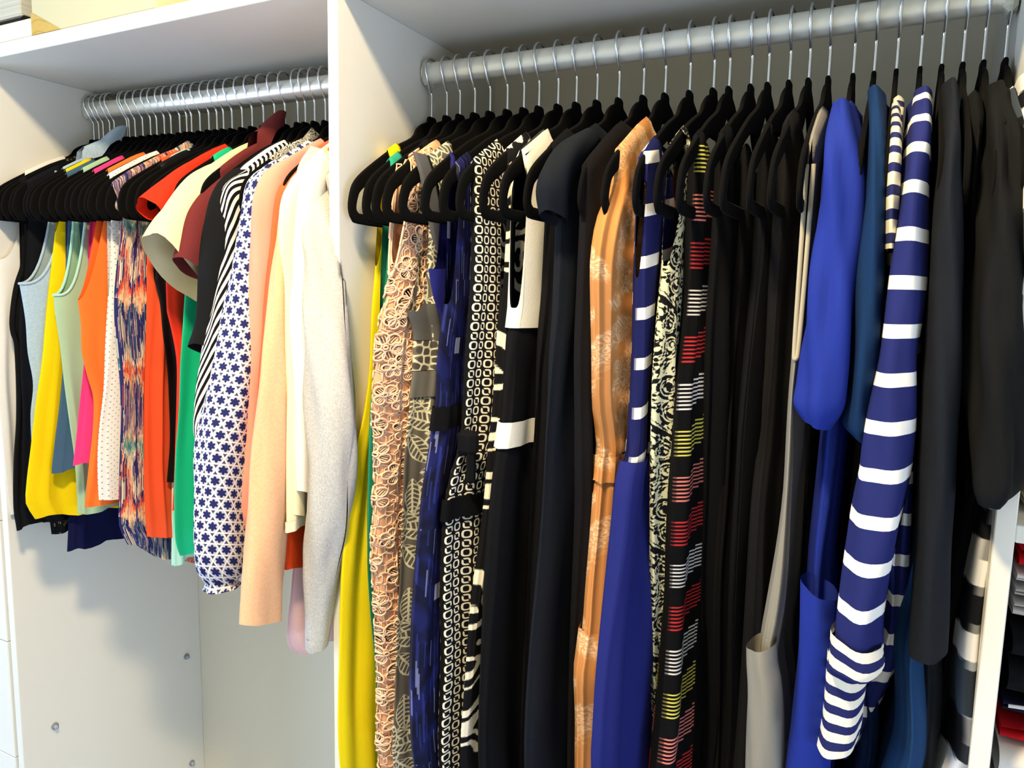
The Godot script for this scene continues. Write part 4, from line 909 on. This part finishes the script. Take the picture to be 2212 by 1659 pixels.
	print_cloth("blocks", 32, 512, Vector2(.5, .62), func(u, v):
		var c := [[.06, "e9e7e2"], [.11, "15161a"], [.19, "ece9e2"], [.27, "15161a"], [.32, "e9e7e2"], [.42, "3c4650"], [.50, "15161a"], [.56, "dfe3ea"], [.64, "121318"], [.69, "3f5f80"], [.74, "d9dce2"], [.80, "2b3440"], [.90, "121318"], [.94, "dcdcd6"], [1.0, "17181c"]]
		var y := frac(v + u * .15)
		for q in c:
			if y <= q[0]: return hexc(q[1])
		return black)

# ---------------------------------------------------------------- things on the shelf, piles, pins
func shelf_things() -> void:
	var y := EYE + YS + .025
	var b := thing("storage_box", Vector3(-1.2465, y, -1.02), "cream cardboard box with a tan paper corner on the shelf", "box")
	part("carton", box(Vector3(.329, .15, .336), .002), cloth(hexc("cdc9a8"), .7), b, Vector3(0, .075, 0))
	part("lid", box(Vector3(.333, .05, .340), .002), cloth(hexc("cdc9a8"), .7), b, Vector3(0, .175, 0))
	var st := SurfaceTool.new(); st.begin(Mesh.PRIMITIVE_TRIANGLES)
	var tri := [Vector3(-.1647, .001, .1695), Vector3(-.1647, .040, .1695), Vector3(-.083, .001, .1695)]
	for v in tri: st.set_normal(Vector3.BACK); st.set_uv(Vector2(v.x, v.y) * 10.0); st.add_vertex(v)
	for e in [[0, 1], [1, 2], [2, 0]]:
		var p: Vector3 = tri[e[0]]; var q: Vector3 = tri[e[1]]; var k := Vector3(0, 0, -.001)
		for v in [p, p + k, q, q, p + k, q + k]: st.set_normal((q - p).cross(k).normalized()); st.set_uv(Vector2.ZERO); st.add_vertex(v)
	var tan_paper := cloth(Color.WHITE, .8, image(96, 96, func(u, v):
		var h := hash1(int(u * 96.0) * 3 + int(v * 24.0) * 57)
		return hexc("b79a52").lerp(hexc("d2b66c"), .35 + .4 * h if frac(v * 5.0 + sin(u * 9.0) * .2) > .14 else 0.0)), Vector2(1, 1))
	part("paper_corner", st.commit(), tan_paper, b)
	var tray := thing("box_tray", Vector3(-1.562, y, -1.03), "low white box at the left end of the shelf under the albums", "box")
	part("tray", box(Vector3(.298, .034, .352), .003), M.white, tray, Vector3(0, .017, 0))
	var al := thing("photo_album", Vector3(-1.5765, y + .034, -1.02), "black bound album with a white page block on the low white box", "album")
	part("cover", box(Vector3(.235, .016, .31), .006), cloth(hexc("07070d"), .3), al, Vector3(0, .008, 0))
	part("pages", box(Vector3(.213, .055, .295), .002), cloth(Color.WHITE, .8, image(8, 128, func(_u, v): return hexc("d8d8cc").lerp(hexc("b4b4a8"), hash1(int(v * 128.0)))), Vector2(1, 18)), al, Vector3(-.008, .0435, 0))
	part("cover", box(Vector3(.235, .016, .31), .006), cloth(hexc("07070d"), .3), al, Vector3(0, .079, 0))
	var bx := thing("keepsake_box", Vector3(-1.430, y + .034, -1.04), "mottled brown and olive box between the album and the cream box", "box")
	part("case", box(Vector3(.052, .16, .25), .002), cloth(Color.WHITE, .6, image(96, 96, func(u, v):
		var d := cells(u, v, 5, 21)
		return hexc("2e2718").lerp(hexc("857640"), clampf(d.x * 1.2 - .2, 0, 1))), Vector2(9, 9)), bx, Vector3(0, .08, 0))
	part("edge", box(Vector3(.003, .16, .252), .001), cloth(hexc("101018"), .6), bx, Vector3(.0275, .08, 0))

func folded(y: float, h: float, col: String, label: String, category: String, stripe := "") -> float:
	var t := thing({"tee": "folded_tee", "shirt": "folded_shirt", "sweater": "folded_sweater"}[category], Vector3(.432, EYE + y, -1.075), label, category, "folded clothes on the tower shelves")
	var mat := cloth(hexc(col), .95)
	var layers := 2
	for l in layers:
		var P := []; var U := []
		var lh := h / layers
		for i in 13:
			var q := i / 12.0
			var x := lerpf(-.285, .285, q)
			var sag := .006 * sin(q * 9.0 + y * 31.0) + (-.012 * pow(absf(q * 2.0 - 1.0), 3.0))
			var p := PackedVector3Array(); var u := PackedVector2Array()
			for k in 15:
				var an := lerpf(-PI / 2, PI / 2, k / 14.0)
				p.append(Vector3(x, lh * (l + .5) + sin(an) * lh * .49 + sag * (1.0 if l == 1 else .4) * (sin(an) * .5 + .5), .172 + cos(an) * lh * .55 - .01 + .004 * sin(q * 14.0 + l)))
				u.append(Vector2(x, k * .01))
			p.append(Vector3(x, lh * (l + 1), -.2)); u.append(Vector2(x, .2))
			p.append(Vector3(x, lh * l + .001, -.2)); u.append(Vector2(x, .3))
			p.append(p[0]); u.append(Vector2(x, .4))
			P.append(p); U.append(u)
		part("fold" if l == 0 else "top_fold", grid(P, U, true, true), mat, t)
	if stripe:
		var path := []
		for i in 13:
			var x := lerpf(-.28, .28, i / 12.0)
			path.append(Vector3(x, h * .26 + .004 * sin(i * .8), .172 + h * .275 - .012))
		part("white_trim", tube(path, .0035, 6), cloth(hexc(stripe), .9), t)
	return y + h

func folded_piles() -> void:
	var y := -.682
	y = folded(y, .075, "d8d2cc", "pale grey folded tee at the base of the lower pile", "tee")
	y = folded(y, .065, "c9c4be", "light grey folded tee second from the base of the lower pile", "tee")
	y = folded(y, .074, "e0dbd4", "off white folded tee under the lower red shirt", "tee")
	y = folded(y, .031, "b3121c", "red folded shirt between the off white tee and the navy one", "shirt")
	y = folded(y, .024, "15172b", "navy folded shirt with white piping above the lower red shirt", "shirt", "e6e3dc")
	y = folded(y, .083, "0c0d10", "thick black folded sweater in the middle of the pile", "sweater")
	y = folded(y, .022, "c4bdb6", "grey white folded tee on the black sweater", "tee")
	y = folded(y, .016, "b5aea8", "thin grey folded tee under the upper pale one", "tee")
	y = folded(y, .017, "d3ccc4", "pale folded tee just under the topmost red shirt", "tee")
	y = folded(y, .037, "b5101a", "red folded shirt right under the narrow shelf board", "shirt")
	y = -.217
	y = folded(y, .027, "d9d6bd", "cream folded shirt on the narrow shelf board", "shirt")
	y = folded(y, .015, "d9c43a", "yellow folded shirt above the cream one", "shirt")
	y = folded(y, .014, "c06a62", "dusty red folded shirt above the yellow one", "shirt")
	y = folded(y, .050, "3a3c50", "slate folded sweater highest in the upper pile", "sweater")

func details() -> void:
	for q in [[-.982, -1.269, "small grey shelf pin high near the back of the left panel"], [-1.29, -1.273, "small grey shelf pin low near the back of the left panel"], [-.987, -.919, "grey shelf pin with a pale tip near the front of the left panel"]]:
		var t := thing("shelf_pin", Vector3(XL, EYE + q[0], q[1]), q[2], "shelf pin", "")
		part("collar", tube([Vector3(0, 0, 0), Vector3(.004, 0, 0), Vector3(.0045, 0, 0)], [.0075, .0075, .0001], 14), M.grey, t)
		part("peg", tube([Vector3(.003, 0, 0), Vector3(.010, -.002, 0), Vector3(.0105, -.002, 0)], [.0045, .004, .0001], 12), cloth(hexc("a9b0b4"), .5), t)
